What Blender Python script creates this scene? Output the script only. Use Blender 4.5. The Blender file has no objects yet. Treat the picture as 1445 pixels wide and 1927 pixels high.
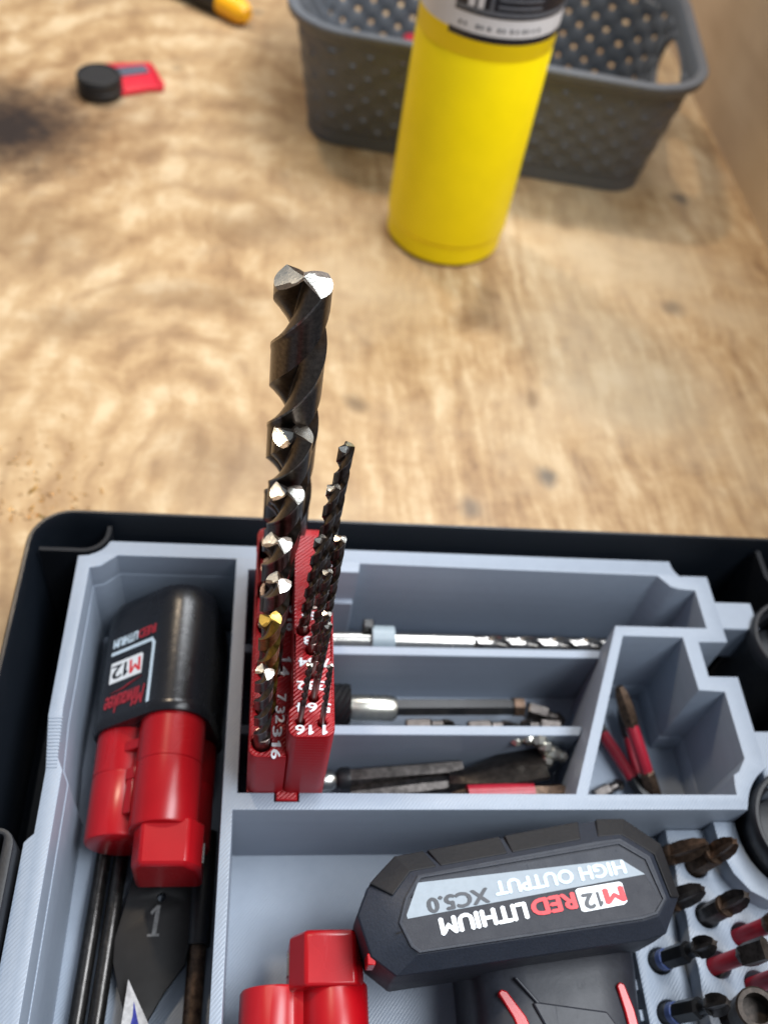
import bpy, bmesh, math, random
from mathutils import Matrix, Vector
random.seed(7)
S = bpy.context.scene
C = S.collection
R = math.radians

# ------------------------------------------------------------------ camera, world, lamps, exposure
MM = 0.001
AX = Vector((0.990908, -0.005634, 0.134427)).normalized()   # replaced below by the exact solution
F_PX, CX, CY, CAM_H = 1750.0, 722.5, 963.5, 340.0
_y = Vector((583 - CX, -1275 - CY, F_PX)).normalized()       # bench depth direction seen by the lens
_x = Vector((14000 - CX, 1570 - CY, F_PX)); _x = (_x - _y * _x.dot(_y)).normalized()
_d = _x.cross(-_y)
ROT = Matrix((_x, _y, -_d))                                  # lens axes (right, down, forward) -> world
cam_data = bpy.data.cameras.new('camera')
cam = bpy.data.objects.new('camera', cam_data); C.objects.link(cam)
right, down, fwd = ROT @ Vector((1, 0, 0)), ROT @ Vector((0, 1, 0)), ROT @ Vector((0, 0, 1))
m3 = Matrix((right, -down, -fwd)).transposed()
cam.matrix_world = Matrix.Translation((0, 0, CAM_H * MM)) @ m3.to_4x4()
cam_data.sensor_fit = 'VERTICAL'; cam_data.sensor_height = 36.0; cam_data.sensor_width = 27.0
cam_data.lens = 36.0 * F_PX / 1927.0
cam_data.clip_start = 0.01; cam_data.clip_end = 50
cam_data.dof.use_dof = True
cam_data.dof.focus_distance = 0.238
cam_data.dof.aperture_fstop = cam_data.lens / 3.0
S.camera = cam

W = bpy.data.worlds.new("World"); S.world = W; W.use_nodes = True
bg = W.node_tree.nodes['Background']
bg.inputs[0].default_value = (0.80, 0.88, 1.0, 1); bg.inputs[1].default_value = 0.22

def lamp(name, loc, target, sx, sy, power, col):
    l = bpy.data.lights.new(name, 'AREA'); l.shape = 'RECTANGLE'; l.size = sx; l.size_y = sy
    l.energy = power; l.color = col
    o = bpy.data.objects.new(name, l); C.objects.link(o); o.location = loc
    o.rotation_euler = (Vector(target) - Vector(loc)).to_track_quat('-Z', 'Y').to_euler()
    return o
lamp('ceiling_lamp', (0.62, 0.06, 1.30), (0.10, 0.22, 0.05), 1.1, 0.50, 24.0, (0.91, 0.955, 1.0))
lamp('warm_bench_lamp', (-0.45, 1.20, 1.50), (0.10, 0.45, 0.0), 0.15, 0.10, 9.0, (1.0, 0.80, 0.58))
lamp('back_ceiling_lamp', (0.28, 0.88, 0.98), (0.06, 0.25, 0.05), 0.55, 0.26, 6.0, (0.93, 0.96, 1.0))
S.view_settings.view_transform = 'Standard'; S.view_settings.look = 'None'
S.view_settings.exposure = 0.43; S.view_settings.gamma = 1.0

def at(u, v, z):
    """point of the photograph (1445 x 1927) on the level z mm above the bench"""
    w = ROT @ Vector((u - CX, v - CY, F_PX)); t = (z - CAM_H) / w.z
    return Vector((w.x * t, w.y * t, z))
def aty(u, v, y):
    w = ROT @ Vector((u - CX, v - CY, F_PX)); t = y / w.y
    return Vector((w.x * t, y, CAM_H + w.z * t))

# ------------------------------------------------------------------ materials
def srgb(r, g, b):
    f = lambda c: (c / 255) / 12.92 if c / 255 <= 0.04045 else ((c / 255 + 0.055) / 1.055) ** 2.4
    return (f(r), f(g), f(b), 1)
class NT:
    def __init__(s, name):
        s.m = bpy.data.materials.new(name); s.m.use_nodes = True
        s.t = s.m.node_tree; s.b = s.t.nodes['Principled BSDF']
        s.tc = s.n('ShaderNodeTexCoord')
    def n(s, k, **kw):
        n = s.t.nodes.new(k)
        for a, b in kw.items(): setattr(n, a, b)
        return n
    def l(s, a, b): s.t.links.new(a, b)
    def math(s, op, a, b=None, c=None):
        n = s.n('ShaderNodeMath', operation=op)
        for i, x in enumerate((a, b, c)):
            if x is None: continue
            if hasattr(x, 'links'): s.l(x, n.inputs[i])
            else: n.inputs[i].default_value = x
        return n.outputs[0]
    def noise(s, scale, detail=3, rough=.5, vec=None, dist=0.0):
        n = s.n('ShaderNodeTexNoise'); n.inputs['Scale'].default_value = scale
        n.inputs['Detail'].default_value = detail; n.inputs['Roughness'].default_value = rough
        n.inputs['Distortion'].default_value = dist
        s.l(vec if vec is not None else s.tc.outputs['Object'], n.inputs['Vector'])
        return n
    def mapping(s, scale=(1, 1, 1), loc=(0, 0, 0), rot=(0, 0, 0), vec=None):
        n = s.n('ShaderNodeMapping'); n.inputs['Scale'].default_value = scale
        n.inputs['Location'].default_value = loc; n.inputs['Rotation'].default_value = rot
        s.l(vec if vec is not None else s.tc.outputs['Object'], n.inputs['Vector']); return n.outputs[0]
    def ramp(s, fac, stops):
        n = s.n('ShaderNodeValToRGB'); e = n.color_ramp.elements
        while len(e) < len(stops): e.new(0.5)
        for i, (p, c) in enumerate(stops): e[i].position = p; e[i].color = c if len(c) == 4 else (*c, 1)
        s.l(fac, n.inputs[0]); return n.outputs[0]
    def mix(s, fac, a, b, blend='MIX'):
        n = s.n('ShaderNodeMix', data_type='RGBA', blend_type=blend)
        for i, x in ((0, fac), (6, a), (7, b)):
            if hasattr(x, 'links'): s.l(x, n.inputs[i])
            else: n.inputs[i].default_value = x if i == 0 else (x if len(x) == 4 else (*x, 1))
        return n.outputs[2]
    def bump(s, h, strength=.2, dist=.0005):
        n = s.n('ShaderNodeBump'); n.inputs['Strength'].default_value = strength
        n.inputs['Distance'].default_value = dist
        s.l(h, n.inputs['Height']); s.l(n.outputs[0], s.b.inputs['Normal']); return n
MATS = {}
def simple(name, col, rough=.4, metal=0.0, var=.18, grain=600, bump=.0, spec=.5, coat=0.0):
    t = NT(name); b = t.b
    nz = t.noise(grain, 4, .6)
    col = col if len(col) == 4 else (*col, 1)
    dk = tuple(c * (1 - var) for c in col[:3]) + (1,); lt = tuple(min(1, c * (1 + var)) for c in col[:3]) + (1,)
    t.l(t.ramp(nz.outputs['Fac'], [(.3, dk), (.7, lt)]), b.inputs['Base Color'])
    big = t.noise(grain * .12, 3, .6)
    t.l(t.math('MULTIPLY_ADD', big.outputs['Fac'], .16, rough - .08), b.inputs['Roughness'])
    scr = t.noise(1, 3, .7, vec=t.mapping(scale=(grain * .9, grain * .12, grain * .5), rot=(.3, .2, .6)), dist=.6)
    sf = t.ramp(scr.outputs['Fac'], [(.62, (0, 0, 0)), (.72, (1, 1, 1))])
    rg = t.math('MULTIPLY_ADD', big.outputs['Fac'], .22, rough - .11)
    t.l(t.math('ADD', rg, t.math('MULTIPLY', sf, .12)), b.inputs['Roughness'])
    b.inputs['Metallic'].default_value = metal
    b.inputs['Specular IOR Level'].default_value = spec
    b.inputs['Coat Weight'].default_value = coat
    if bump: t.bump(nz.outputs['Fac'], bump, .0003)
    MATS[name] = t.m; return t.m

def printed(name, col, rough, amp=.35, period=.0009, spec=.5, rot=R(40)):
    """fused filament plastic: diagonal raster on level faces, fine layers on walls"""
    t = NT(name); b = t.b
    nz = t.noise(350, 3, .6)
    dk = tuple(c * .97 for c in col); lt = tuple(min(1, c * 1.03) for c in col)
    t.l(t.ramp(nz.outputs['Fac'], [(.3, dk), (.7, lt)]), b.inputs['Base Color'])
    base = t.ramp(nz.outputs['Fac'], [(.3, dk), (.7, lt)])
    stk = t.noise(1, 4, .65, vec=t.mapping(scale=(9, 9, 260)))
    dust = t.noise(28, 5, .7)
    base = t.mix(t.ramp(stk.outputs['Fac'], [(.45, (0, 0, 0)), (.75, (.22, .22, .22))]), base, tuple(c * .72 for c in col))
    base = t.mix(t.ramp(dust.outputs['Fac'], [(.55, (0, 0, 0)), (.78, (.20, .20, .20))]), base, tuple(min(1, c * .6 + .05) for c in col))
    t.l(base, b.inputs['Base Color'])
    geo = t.n('ShaderNodeNewGeometry'); sep = t.n('ShaderNodeSeparateXYZ'); t.l(geo.outputs['Normal'], sep.inputs[0])
    top = t.math('GREATER_THAN', sep.outputs['Z'], .8)
    def wave(axis, per, vec, dist=.6):
        w = t.n('ShaderNodeTexWave', wave_type='BANDS', bands_direction=axis)
        w.inputs['Scale'].default_value = .314159 / per; w.inputs['Distortion'].default_value = dist
        w.inputs['Detail'].default_value = 2; w.inputs['Detail Scale'].default_value = 2.0
        t.l(vec, w.inputs['Vector']); return w.outputs['Fac']
    a = wave('X', period, t.mapping(rot=(0, 0, rot)))
    z = wave('Z', .0011, t.mapping(), .3)
    mask = t.noise(120, 2, .5).outputs['Fac']
    am = t.math('MULTIPLY', a, t.math('MULTIPLY_ADD', mask, 1.4, .1))
    h = t.math('ADD', t.math('MULTIPLY', am, top), t.math('MULTIPLY', t.math('MULTIPLY', z, .25), t.math('SUBTRACT', 1.0, top)))
    t.bump(h, amp, .0004)
    t.l(t.math('MULTIPLY_ADD', nz.outputs['Fac'], .2, rough - .1), b.inputs['Roughness'])
    b.inputs['Specular IOR Level'].default_value = spec
    MATS[name] = t.m; return t.m

INSERT = printed('grey_printed_plastic', (.232, .274, .338), .42, amp=.25)
REDP = printed('red_printed_plastic', (.33, .0035, .008), .34, amp=.8, period=.0010, rot=R(48))
WHITEP = simple('white_printed_plastic', (.75, .76, .80), .4)
BLACKP = simple('black_bin_plastic', (.0045, .0065, .010), .38, var=.1, spec=.35)
RIBP = simple('matt_bin_rib', (.0045, .006, .009), .62, var=.1, spec=.25)
LATCHP = simple('grey_black_latch_plastic', (.0055, .0065, .009), .5, bump=.3, grain=900)
PACKRED = simple('glossy_red_plastic', (.34, .002, .006), .28, var=.05, grain=150, spec=.5)
PACKBLK = simple('glossy_black_plastic', (.007, .0075, .010), .27, var=.15, grain=420, spec=.5, bump=.22)
BATGREY = simple('dark_grey_textured_plastic', (.0135, .0175, .028), .55, var=.2, grain=1500, bump=.3, spec=.4)
BATDARK = simple('brown_black_plastic', (.0080, .0082, .0100), .6, var=.2, grain=900, bump=.25, spec=.35)
PANELBLK = simple('label_black_film', (.019, .021, .029), .55, var=.2, grain=2500, bump=.2, spec=.3)
BAND = simple('label_blue_grey_film', (.255, .30, .345), .6, var=.05)
HANDLE = simple('satin_grey_plastic', (.017, .019, .026), .42, var=.15, grain=700, bump=.1, spec=.35)
INKW = simple('white_ink', (.72, .76, .80), .45, var=.04)
INKPALE = simple('pale_blue_ink', (.52, .64, .74), .55, var=.04)
INKG = simple('grey_ink', (.028, .032, .042), .45, var=.04)
INKR = simple('red_ink', (.62, .02, .03), .45, var=.04)
INKDR = simple('dark_red_ink', (.32, .018, .030), .45, var=.1)
OXIDE = simple('black_oxide_steel', (.100, .083, .071), .31, metal=1.0, var=.3, grain=900, bump=.08)
OXIDE2 = simple('brown_oxide_steel', (.105, .082, .068), .33, metal=1.0, var=.45, grain=900, bump=.2)
SHANK = simple('worn_steel_shank', (.16, .125, .11), .3, metal=1.0, var=.3, grain=700)
GROUND = simple('ground_bright_steel', (.64, .63, .58), .24, metal=1.0, var=.12, grain=1200, bump=.15)
GOLD = simple('gold_titanium_coating', (.24, .155, .035), .33, metal=1.0, var=.35, grain=1000, bump=.1)
STAMP = simple('worn_stamp_grey', (.13, .13, .13), .5, var=.5, grain=1500)
BLADEW = simple('scuffed_bright_blade', (.60, .60, .61), .5, metal=.35, var=.25, grain=500, bump=.2)
RODM = simple('black_rod_steel', (.055, .052, .050), .26, metal=.9, var=.3, grain=500, bump=.1)
WORNGLINT = simple('worn_glint_edge_steel', (.26, .235, .21), .3, metal=1.0, var=.5, grain=700)  # brighter margins: worn edges plus edge glints put into the colour
SOCKBR = simple('dark_brown_socket', (.035, .027, .022), .5, metal=.5, var=.5, grain=500, bump=.3)
DRKFL = simple('dark_fluted_steel', (.24, .23, .22), .2, metal=1.0, var=.3)
WINGM = simple('dark_oiled_steel', (.035, .031, .029), .34, metal=.8, var=.4, grain=500, bump=.2)
GOLDTIP = simple('bright_gold_tip', (.75, .52, .12), .3, metal=1.0, var=.15)
STEEL = simple('bright_steel', (.50, .49, .46), .24, metal=1.0, var=.1, grain=500)
SATIN = simple('satin_nickel', (.55, .54, .48), .3, metal=1.0, var=.1)
RUST = simple('worn_brown_steel', (.085, .055, .038), .42, metal=.8, var=.6, grain=450, bump=.3)
DKSTEEL = simple('dark_worn_steel', (.10, .09, .085), .4, metal=1.0, var=.5, grain=350, bump=.3)
BLKTOOL = simple('black_tool_steel', (.011, .0115, .013), .36, metal=.2, var=.2, grain=700, bump=.1)
BLADE = simple('black_spade_steel', (.010, .0098, .0105), .5, metal=.1, spec=.35, var=.2, grain=250, bump=.06)
REDRUB = simple('red_bit_sleeve', (.28, .008, .022), .38, var=.1, grain=300)
BLUE = simple('blue_bit_ring', (.05, .08, .22), .4, var=.1)
SOCKET = simple('black_socket_plastic', (.010, .0115, .015), .4, var=.2, grain=700, bump=.1)
YELLOW = simple('yellow_paint', (.93, .72, .0015), .42, var=.03, grain=60, spec=.25, bump=.02)
LABW = simple('white_label', (.62, .62, .64), .4, var=.04)
LABK = simple('black_label', (.010, .0115, .018), .3, var=.1)
LABG = simple('grey_label_print', (.10, .11, .13), .4)
BASKET = simple('grey_basket_plastic', (.095, .104, .118), .45, var=.1, grain=300)
PUCK = simple('matt_black_plastic', (.008, .008, .009), .5)
CLIPR = simple('red_clip_plastic', (.55, .012, .03), .4, var=.1)
CLIPG = simple('grey_clip_steel', (.10, .11, .15), .4, metal=.3)
TOOLY = simple('amber_yellow_plastic', (.85, .40, .002), .4, var=.05)
WHITEC = simple('clear_white_clip', (.24, .30, .34), .4, var=.05)
BLUEREFL = simple('blue_reflection_tint', (.04, .05, .32), .3, var=.4, grain=300)

def wood(name):
    t = NT(name); b = t.b
    P = t.tc.outputs['Object']
    # warp
    warp = t.noise(7.0, 3, .55)
    sub = t.n('ShaderNodeVectorMath', operation='SUBTRACT'); t.l(warp.outputs['Color'], sub.inputs[0]); sub.inputs[1].default_value = (.5, .5, .5)
    sc = t.n('ShaderNodeVectorMath', operation='SCALE'); t.l(sub.outputs[0], sc.inputs[0]); sc.inputs['Scale'].default_value = .055
    add = t.n('ShaderNodeVectorMath', operation='ADD'); t.l(P, add.inputs[0]); t.l(sc.outputs[0], add.inputs[1])
    PW = add.outputs[0]
    # cathedral figure on the left: stretched rings round a point of the board
    ring = t.n('ShaderNodeTexWave', wave_type='RINGS', rings_direction='SPHERICAL')
    ring.inputs['Scale'].default_value = 15.0; ring.inputs['Distortion'].default_value = 2.2
    ring.inputs['Detail'].default_value = 3; ring.inputs['Detail Scale'].default_value = 1.3
    c0 = at(300, 905, 0) * MM
    t.l(t.mapping(scale=(1.25, .62, 1), loc=(-c0.x * 1.25, -c0.y * .62, 0), vec=PW), ring.inputs['Vector'])
    # straight streaks on the right
    st = t.noise(1, 5, .6, vec=t.mapping(scale=(95, 9, 1), vec=PW))
    st2 = t.noise(1, 4, .65, vec=t.mapping(scale=(260, 26, 1), vec=P))
    sep = t.n('ShaderNodeSeparateXYZ'); t.l(P, sep.inputs[0])
    side = t.math('ADD', t.math('MULTIPLY', sep.outputs['X'], 9.0), t.math('MULTIPLY_ADD', t.noise(5, 2).outputs['Fac'], .9, -.25))
    side = t.math('MINIMUM', t.math('MAXIMUM', side, 0.0), 1.0)
    blot = t.noise(19, 4, .62, vec=PW, dist=.5)
    dg = t.noise(1, 4, .6, vec=t.mapping(scale=(60, 13, 1), rot=(0, 0, R(-30)), vec=PW))
    bl2 = t.noise(75, 6, .72, vec=PW)
    left = t.math('ADD', t.math('MULTIPLY', ring.outputs['Fac'], .06), t.math('ADD', t.math('MULTIPLY', dg.outputs['Fac'], .30), t.math('ADD', t.math('MULTIPLY', blot.outputs['Fac'], .34), t.math('MULTIPLY', bl2.outputs['Fac'], .31))))
    rght = t.math('ADD', t.math('MULTIPLY', st.outputs['Fac'], .42), t.math('ADD', t.math('MULTIPLY', st2.outputs['Fac'], .24), t.math('MULTIPLY', bl2.outputs['Fac'], .34)))
    mixv = t.n('ShaderNodeMix', data_type='FLOAT'); t.l(side, mixv.inputs[0]); t.l(left, mixv.inputs[2]); t.l(rght, mixv.inputs[3])
    fig = mixv.outputs[0]
    col = t.ramp(fig, [(.35, (.185, .102, .047)), (.44, (.315, .194, .094)), (.515, (.41, .272, .138)), (.61, (.545, .41, .25))])
    ln = t.ramp(ring.outputs['Fac'], [(.0, (1, 1, 1)), (.12, (.4, .4, .4)), (.26, (0, 0, 0))])
    pat = t.ramp(t.noise(13, 3, .6).outputs['Fac'], [(.40, (.1, .1, .1)), (.62, (1, 1, 1))])
    lf_ = t.math('MULTIPLY', t.math('MULTIPLY', ln, pat), t.math('MULTIPLY', t.math('SUBTRACT', 1.0, side), .42))
    col = t.mix(lf_, col, (.235, .135, .062, 1))
    # pale patches, stronger towards the right
    pale = t.noise(6.5, 4, .6)
    pf = t.math('MULTIPLY', t.math('MULTIPLY_ADD', side, .55, .25), t.ramp(pale.outputs['Fac'], [(.45, (0, 0, 0)), (.66, (1, 1, 1))]))
    col = t.mix(pf, col, (.53, .42, .275, 1))
    # dirt specks
    vor = t.n('ShaderNodeTexVoronoi', feature='F1'); vor.inputs['Scale'].default_value = 17; t.l(PW, vor.inputs['Vector'])
    spk = t.ramp(vor.outputs['Distance'], [(.035, (1, 1, 1)), (.13, (0, 0, 0))])
    vor2 = t.n('ShaderNodeSeparateColor'); t.l(vor.outputs['Color'], vor2.inputs[0])
    spk = t.math('MULTIPLY', spk, t.math('GREATER_THAN', vor2.outputs[0], .62))
    col = t.mix(t.math('MULTIPLY', spk, .65), col, (.09, .055, .03, 1))
    # scuffs and grey smears
    sm = t.noise(15, 5, .7, dist=.8)
    col = t.mix(t.ramp(sm.outputs['Fac'], [(.57, (0, 0, 0)), (.76, (.55, .55, .55))]), col, (.24, .165, .10, 1))
    # marks with a shape of their own: burn, dark knots
    def spot(col, x, y, r, c, power=1.0, sx=1.0):
        d = t.n('ShaderNodeVectorMath', operation='DISTANCE')
        t.l(t.mapping(scale=(sx, 1, 0), vec=PW), d.inputs[0]); d.inputs[1].default_value = (x * sx, y, 0)
        n2 = t.noise(60, 4, .7)
        dd = t.math('ADD', d.outputs['Value'], t.math('MULTIPLY', t.math('SUBTRACT', n2.outputs['Fac'], .5), r * .9))
        mr = t.n('ShaderNodeMapRange'); t.l(dd, mr.inputs[0]); mr.inputs[1].default_value = r * .25; mr.inputs[2].default_value = r
        mr.inputs[3].default_value = power; mr.inputs[4].default_value = 0
        return t.mix(mr.outputs[0], col, c)
    for (u, v, r, c, pw, sx) in SPOTS:
        p = at(u, v, 0) * MM
        col = spot(col, p.x, p.y, r, c, pw, sx)
    t.l(col, b.inputs['Base Color'])
    t.l(t.math('MULTIPLY_ADD', blot.outputs['Fac'], .25, .38), b.inputs['Roughness'])
    b.inputs['Specular IOR Level'].default_value = .35
    t.bump(t.math('ADD', fig, t.math('MULTIPLY', st2.outputs['Fac'], .6)), .25, .0006)
    MATS[name] = t.m; return t.m
DK = (.018, .010, .009, 1); BR = (.13, .07, .03, 1); GY = (.10, .085, .07, 1)
SPOTS = [(40, 225, .090, (.17, .085, .035, 1), .85, .75), (2, 232, .066, (.014, .007, .005, 1), 1.0, .9), (1028, 888, .010, GY, .85, 1.6), (880, 585, .016, BR, .7, .8),
         (1000, 745, .012, BR, .6, 2.0), (1287, 585, .007, GY, .6, 1), (1283, 375, .008, GY, .8, 1),
         (905, 545, .012, BR, .6, 1), (150, 600, .02, BR, .45, .6), (420, 880, .03, BR, .45, .7), (870, 950, .008, GY, .6, 1),
         (360, 540, .022, BR, .4, .4), (60, 430, .05, BR, .4, 1), (500, 430, .02, BR, .4, .4), (1075, 410, .01, BR, .4, 1)]
WOOD = wood('worn_plywood')
def panel(name):
    t = NT(name); b = t.b
    g = t.noise(1, 5, .6, vec=t.mapping(scale=(40, 6, 40)))
    bl = t.noise(9, 3, .6)
    col = t.ramp(t.math('ADD', t.math('MULTIPLY', g.outputs['Fac'], .5), t.math('MULTIPLY', bl.outputs['Fac'], .5)),
                 [(.32, (.42, .30, .195)), (.55, (.56, .43, .30)), (.7, (.62, .50, .37))])
    t.l(col, b.inputs['Base Color']); b.inputs['Roughness'].default_value = .55
    t.bump(g.outputs['Fac'], .2, .0005); MATS[name] = t.m; return t.m
PANEL = panel('plywood_panel')

# ------------------------------------------------------------------ mesh helpers (all lengths in mm)
WM = {}
class MB:
    def __init__(s): s.v = []; s.f = []; s.mi = []; s.cur = 0
    def face(s, idx): s.f.append(list(idx)); s.mi.append(s.cur)
    def add(s, vs, fs, M=None):
        o = len(s.v)
        s.v += [(M @ Vector(p)) if M is not None else Vector(p) for p in vs]
        for f in fs: s.face([i + o for i in f])
        return s
    def mat(s, i): s.cur = i; return s
    def box(s, x0, x1, y0, y1, z0, z1, M=None):
        v = [(x, y, z) for z in (z0, z1) for x, y in ((x0, y0), (x1, y0), (x1, y1), (x0, y1))]
        return s.add(v, [(0, 3, 2, 1), (4, 5, 6, 7), (0, 1, 5, 4), (1, 2, 6, 5), (2, 3, 7, 6), (3, 0, 4, 7)], M)
    def prism(s, poly, z0, z1, M=None):
        n = len(poly)
        v = [(p[0], p[1], z0) for p in poly] + [(p[0], p[1], z1) for p in poly]
        f = [list(range(n))[::-1], list(range(n, 2 * n))] + [(i, (i + 1) % n, n + (i + 1) % n, n + i) for i in range(n)]
        return s.add(v, f, M)
    def loft(s, rings, caps=True, M=None, closed=True):
        n = len(rings[0]); v = [p for r in rings for p in r]; f = []
        for k in range(len(rings) - 1):
            for i in range(n if closed else n - 1):
                j = (i + 1) % n
                f.append((k * n + i, k * n + j, (k + 1) * n + j, (k + 1) * n + i))
        if caps:
            f.append(list(range(n))[::-1]); f.append([(len(rings) - 1) * n + i for i in range(n)])
        return s.add(v, f, M)
    def lathe(s, prof, seg=32, M=None, caps=True):
        rings = [[(r * math.cos(2 * math.pi * i / seg), r * math.sin(2 * math.pi * i / seg), z) for i in range(seg)] for r, z in prof]
        return s.loft(rings, caps, M)
    def rod(s, a, b, r, seg=16, r2=None):
        a, b = Vector(a), Vector(b); d = b - a
        M = Matrix.Translation(a) @ d.to_track_quat('Z', 'Y').to_matrix().to_4x4()
        return s.lathe([(r, 0), (r2 if r2 is not None else r, d.length)], seg, M)
    def axis(s, a, b, prof, seg=16):
        """lathe along a->b, prof = (radius, fraction of the length)"""
        a, b = Vector(a), Vector(b); d = b - a
        M = Matrix.Translation(a) @ d.to_track_quat('Z', 'Y').to_matrix().to_4x4()
        return s.lathe([(r, t * d.length) for r, t in prof], seg, M)
    def curve(s, outer, holes, z0, z1, bev=0.0, M=None):
        cu = bpy.data.curves.new('outline', 'CURVE'); cu.dimensions = '2D'; cu.fill_mode = 'BOTH'
        for pl in [outer] + list(holes):
            sp = cu.splines.new('POLY'); sp.points.add(len(pl) - 1); sp.use_cyclic_u = True
            for q, p in zip(sp.points, pl): q.co = (p[0], p[1], 0, 1)
        cu.extrude = (z1 - z0) / 2 - bev; cu.bevel_depth = bev; cu.bevel_resolution = 1; cu.offset = -bev
        return s._conv(cu, Matrix.Translation((0, 0, (z0 + z1) / 2)) if M is None else M @ Matrix.Translation((0, 0, (z0 + z1) / 2)))
    def _conv(s, cu, M):
        ob = bpy.data.objects.new('outline', cu); C.objects.link(ob)
        dg = bpy.context.evaluated_depsgraph_get()
        me = bpy.data.meshes.new_from_object(ob.evaluated_get(dg))
        vs = [v.co.copy() for v in me.vertices]; fs = [list(p.vertices) for p in me.polygons]
        bpy.data.objects.remove(ob); bpy.data.curves.remove(cu); bpy.data.meshes.remove(me)
        return s.add(vs, fs, M)
    def text(s, body, p0, p1, normal, height, thick=.15, bold=.02, shear=0.0, spacing=1.0):
        """lettering that runs from p0 to p1 on a plane with the given normal"""
        cu = bpy.data.curves.new('lettering', 'FONT'); cu.body = body; cu.size = 1.0; 
        cu.extrude = .5; cu.shear = shear; cu.space_character = spacing; cu.resolution_u = 3
        t = MB()
        if body == '1':
            bpy.data.curves.remove(cu)
            t.prism([(.16, 0), (.38, 0), (.40, 1.0), (.24, 1.0), (0, .80), (.04, .64), (.17, .70)], -.5, .5)
        else: t._conv(cu, Matrix.Identity(4))
        xs = [v.x for v in t.v]; ys = [v.y for v in t.v]
        w, h = max(xs) - min(xs), max(ys) - min(ys)
        p0, p1 = Vector(p0), Vector(p1); X = (p1 - p0); L = X.length; X.normalize()
        Z = Vector(normal).normalized(); Y = Z.cross(X).normalized(); Z = X.cross(Y)
        B = Matrix((X, Y, Z)).transposed().to_4x4(); B.translation = p0
        A = B @ Matrix.Diagonal((L / w, height / h, thick, 1)) @ Matrix.Translation((-min(xs), -min(ys), .4))
        for k, (dx, dy) in enumerate([(0, 0)] + ([(bold, 0), (-bold, 0), (0, bold * .8), (0, -bold * .8)] if bold else [])):
            s.add(t.v, t.f, A @ Matrix.Translation((dx, dy, -.03 * k)))
        return s
    def build(s, name, mats, parent=None, smooth=35, bevel=0, seg=2, local=False, kind=None, label=None):
        W_ = WM.get(parent.name, Matrix.Identity(4)) if parent else Matrix.Identity(4)
        inv = W_.inverted()
        vs = [v * MM if local else inv @ (v * MM) for v in s.v]
        me = bpy.data.meshes.new(name); me.from_pydata([tuple(v) for v in vs], [], s.f)
        if not isinstance(mats, (list, tuple)): mats = [mats]
        for m in mats: me.materials.append(m)
        me.polygons.foreach_set('material_index', s.mi)
        bm = bmesh.new(); bm.from_mesh(me); bmesh.ops.remove_doubles(bm, verts=bm.verts, dist=1e-7)
        bmesh.ops.recalc_face_normals(bm, faces=bm.faces); bm.to_mesh(me); bm.free()
        if smooth: me.shade_smooth(); me.set_sharp_from_angle(angle=R(smooth))
        o = bpy.data.objects.new(name, me); C.objects.link(o)
        if parent: o.parent = parent
        WM[o.name] = W_
        if bevel:
            md = o.modifiers.new('bevel', 'BEVEL'); md.width = bevel * MM; md.segments = seg; md.limit_method = 'ANGLE'; md.angle_limit = R(40)
        if kind: o['kind'] = kind
        if label: o['label'] = label
        return o
def thing(name, label, cat, loc=(0, 0, 0), rotz=0, group=None, M=None):
    o = bpy.data.objects.new(name, None); C.objects.link(o); o.empty_display_size = .01
    A = M if M is not None else Matrix.Translation(Vector(loc)) @ Matrix.Rotation(rotz, 4, 'Z')
    A = A.copy(); A.translation = A.translation * MM
    o.matrix_world = A; WM[o.name] = A
    o['label'] = label; o['category'] = cat
    if group: o['group'] = group
    return o
def tag(o, label, cat, group=None):
    o['label'] = label; o['category'] = cat
    if group: o['group'] = group
    return o
def arc(cx, cy, r, a0, a1, n):
    return [(cx + r * math.cos(R(a0 + (a1 - a0) * i / n)), cy + r * math.sin(R(a0 + (a1 - a0) * i / n))) for i in range(n + 1)]
def circle(cx, cy, r, n=24): return arc(cx, cy, r, 0, 360 * (n - 1) / n, n - 1)
def rrect(x0, x1, y0, y1, r, n=4):
    return arc(x1 - r, y0 + r, r, -90, 0, n) + arc(x1 - r, y1 - r, r, 0, 90, n) + arc(x0 + r, y1 - r, r, 90, 180, n) + arc(x0 + r, y0 + r, r, 180, 270, n)

# ------------------------------------------------------------------ the setting: bench and wall
o = MB().box(-900, 328, -400, 1300, -22, 0).build('workbench_top', WOOD, smooth=0); o['kind'] = 'structure'
o = MB().box(328, 346, -400, 1300, -60, 420).build('wall_panel', PANEL, smooth=0); o['kind'] = 'structure'

# ------------------------------------------------------------------ black organizer bin
bin_ = thing('organizer_bin', 'large black plastic organizer bin with rounded rim holding the grey insert', 'bin', (60, 80, 0))
X0, X1, Y0, Y1 = -80, 262, -90, 212.5
outer = rrect(X0, X1, Y0, Y1, 15, 8)
def inset(d, r): return rrect(X0 + d, X1 - d, Y0 + d, Y1 - d, r, 8)
m = MB()
rings = [(4, 11, 1.5), (1.2, 14, 3.5), (1.0, 14, 58), (0, 15, 59.5), (0, 15, 65.2), (.6, 14.4, 66), (1.6, 13.4, 66), (2.2, 13, 65.2), (2.4, 12.8, 58), (2.9, 12.3, 57.2), (3.6, 11.6, 9), (5.6, 10, 7)]
m.loft([[(x, y, z) for x, y in rrect(X0 + d, X1 - d, Y0 + d, Y1 - d, r, 8)] for d, r, z in rings])
m.build('shell', BLACKP, bin_, smooth=40)
def wall_strip(path, th, z0, z1):
    m = MB(); L = []; Rr = []
    for i, p in enumerate(path):
        a = Vector(path[max(0, i - 1)]); b = Vector(path[min(len(path) - 1, i + 1)]); d = (b - a).normalized(); n = Vector((-d.y, d.x)) * th / 2
        L.append(Vector(p) + n); Rr.append(Vector(p) - n)
    return m.prism([(p.x, p.y) for p in L + Rr[::-1]], z0, z1)
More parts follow.
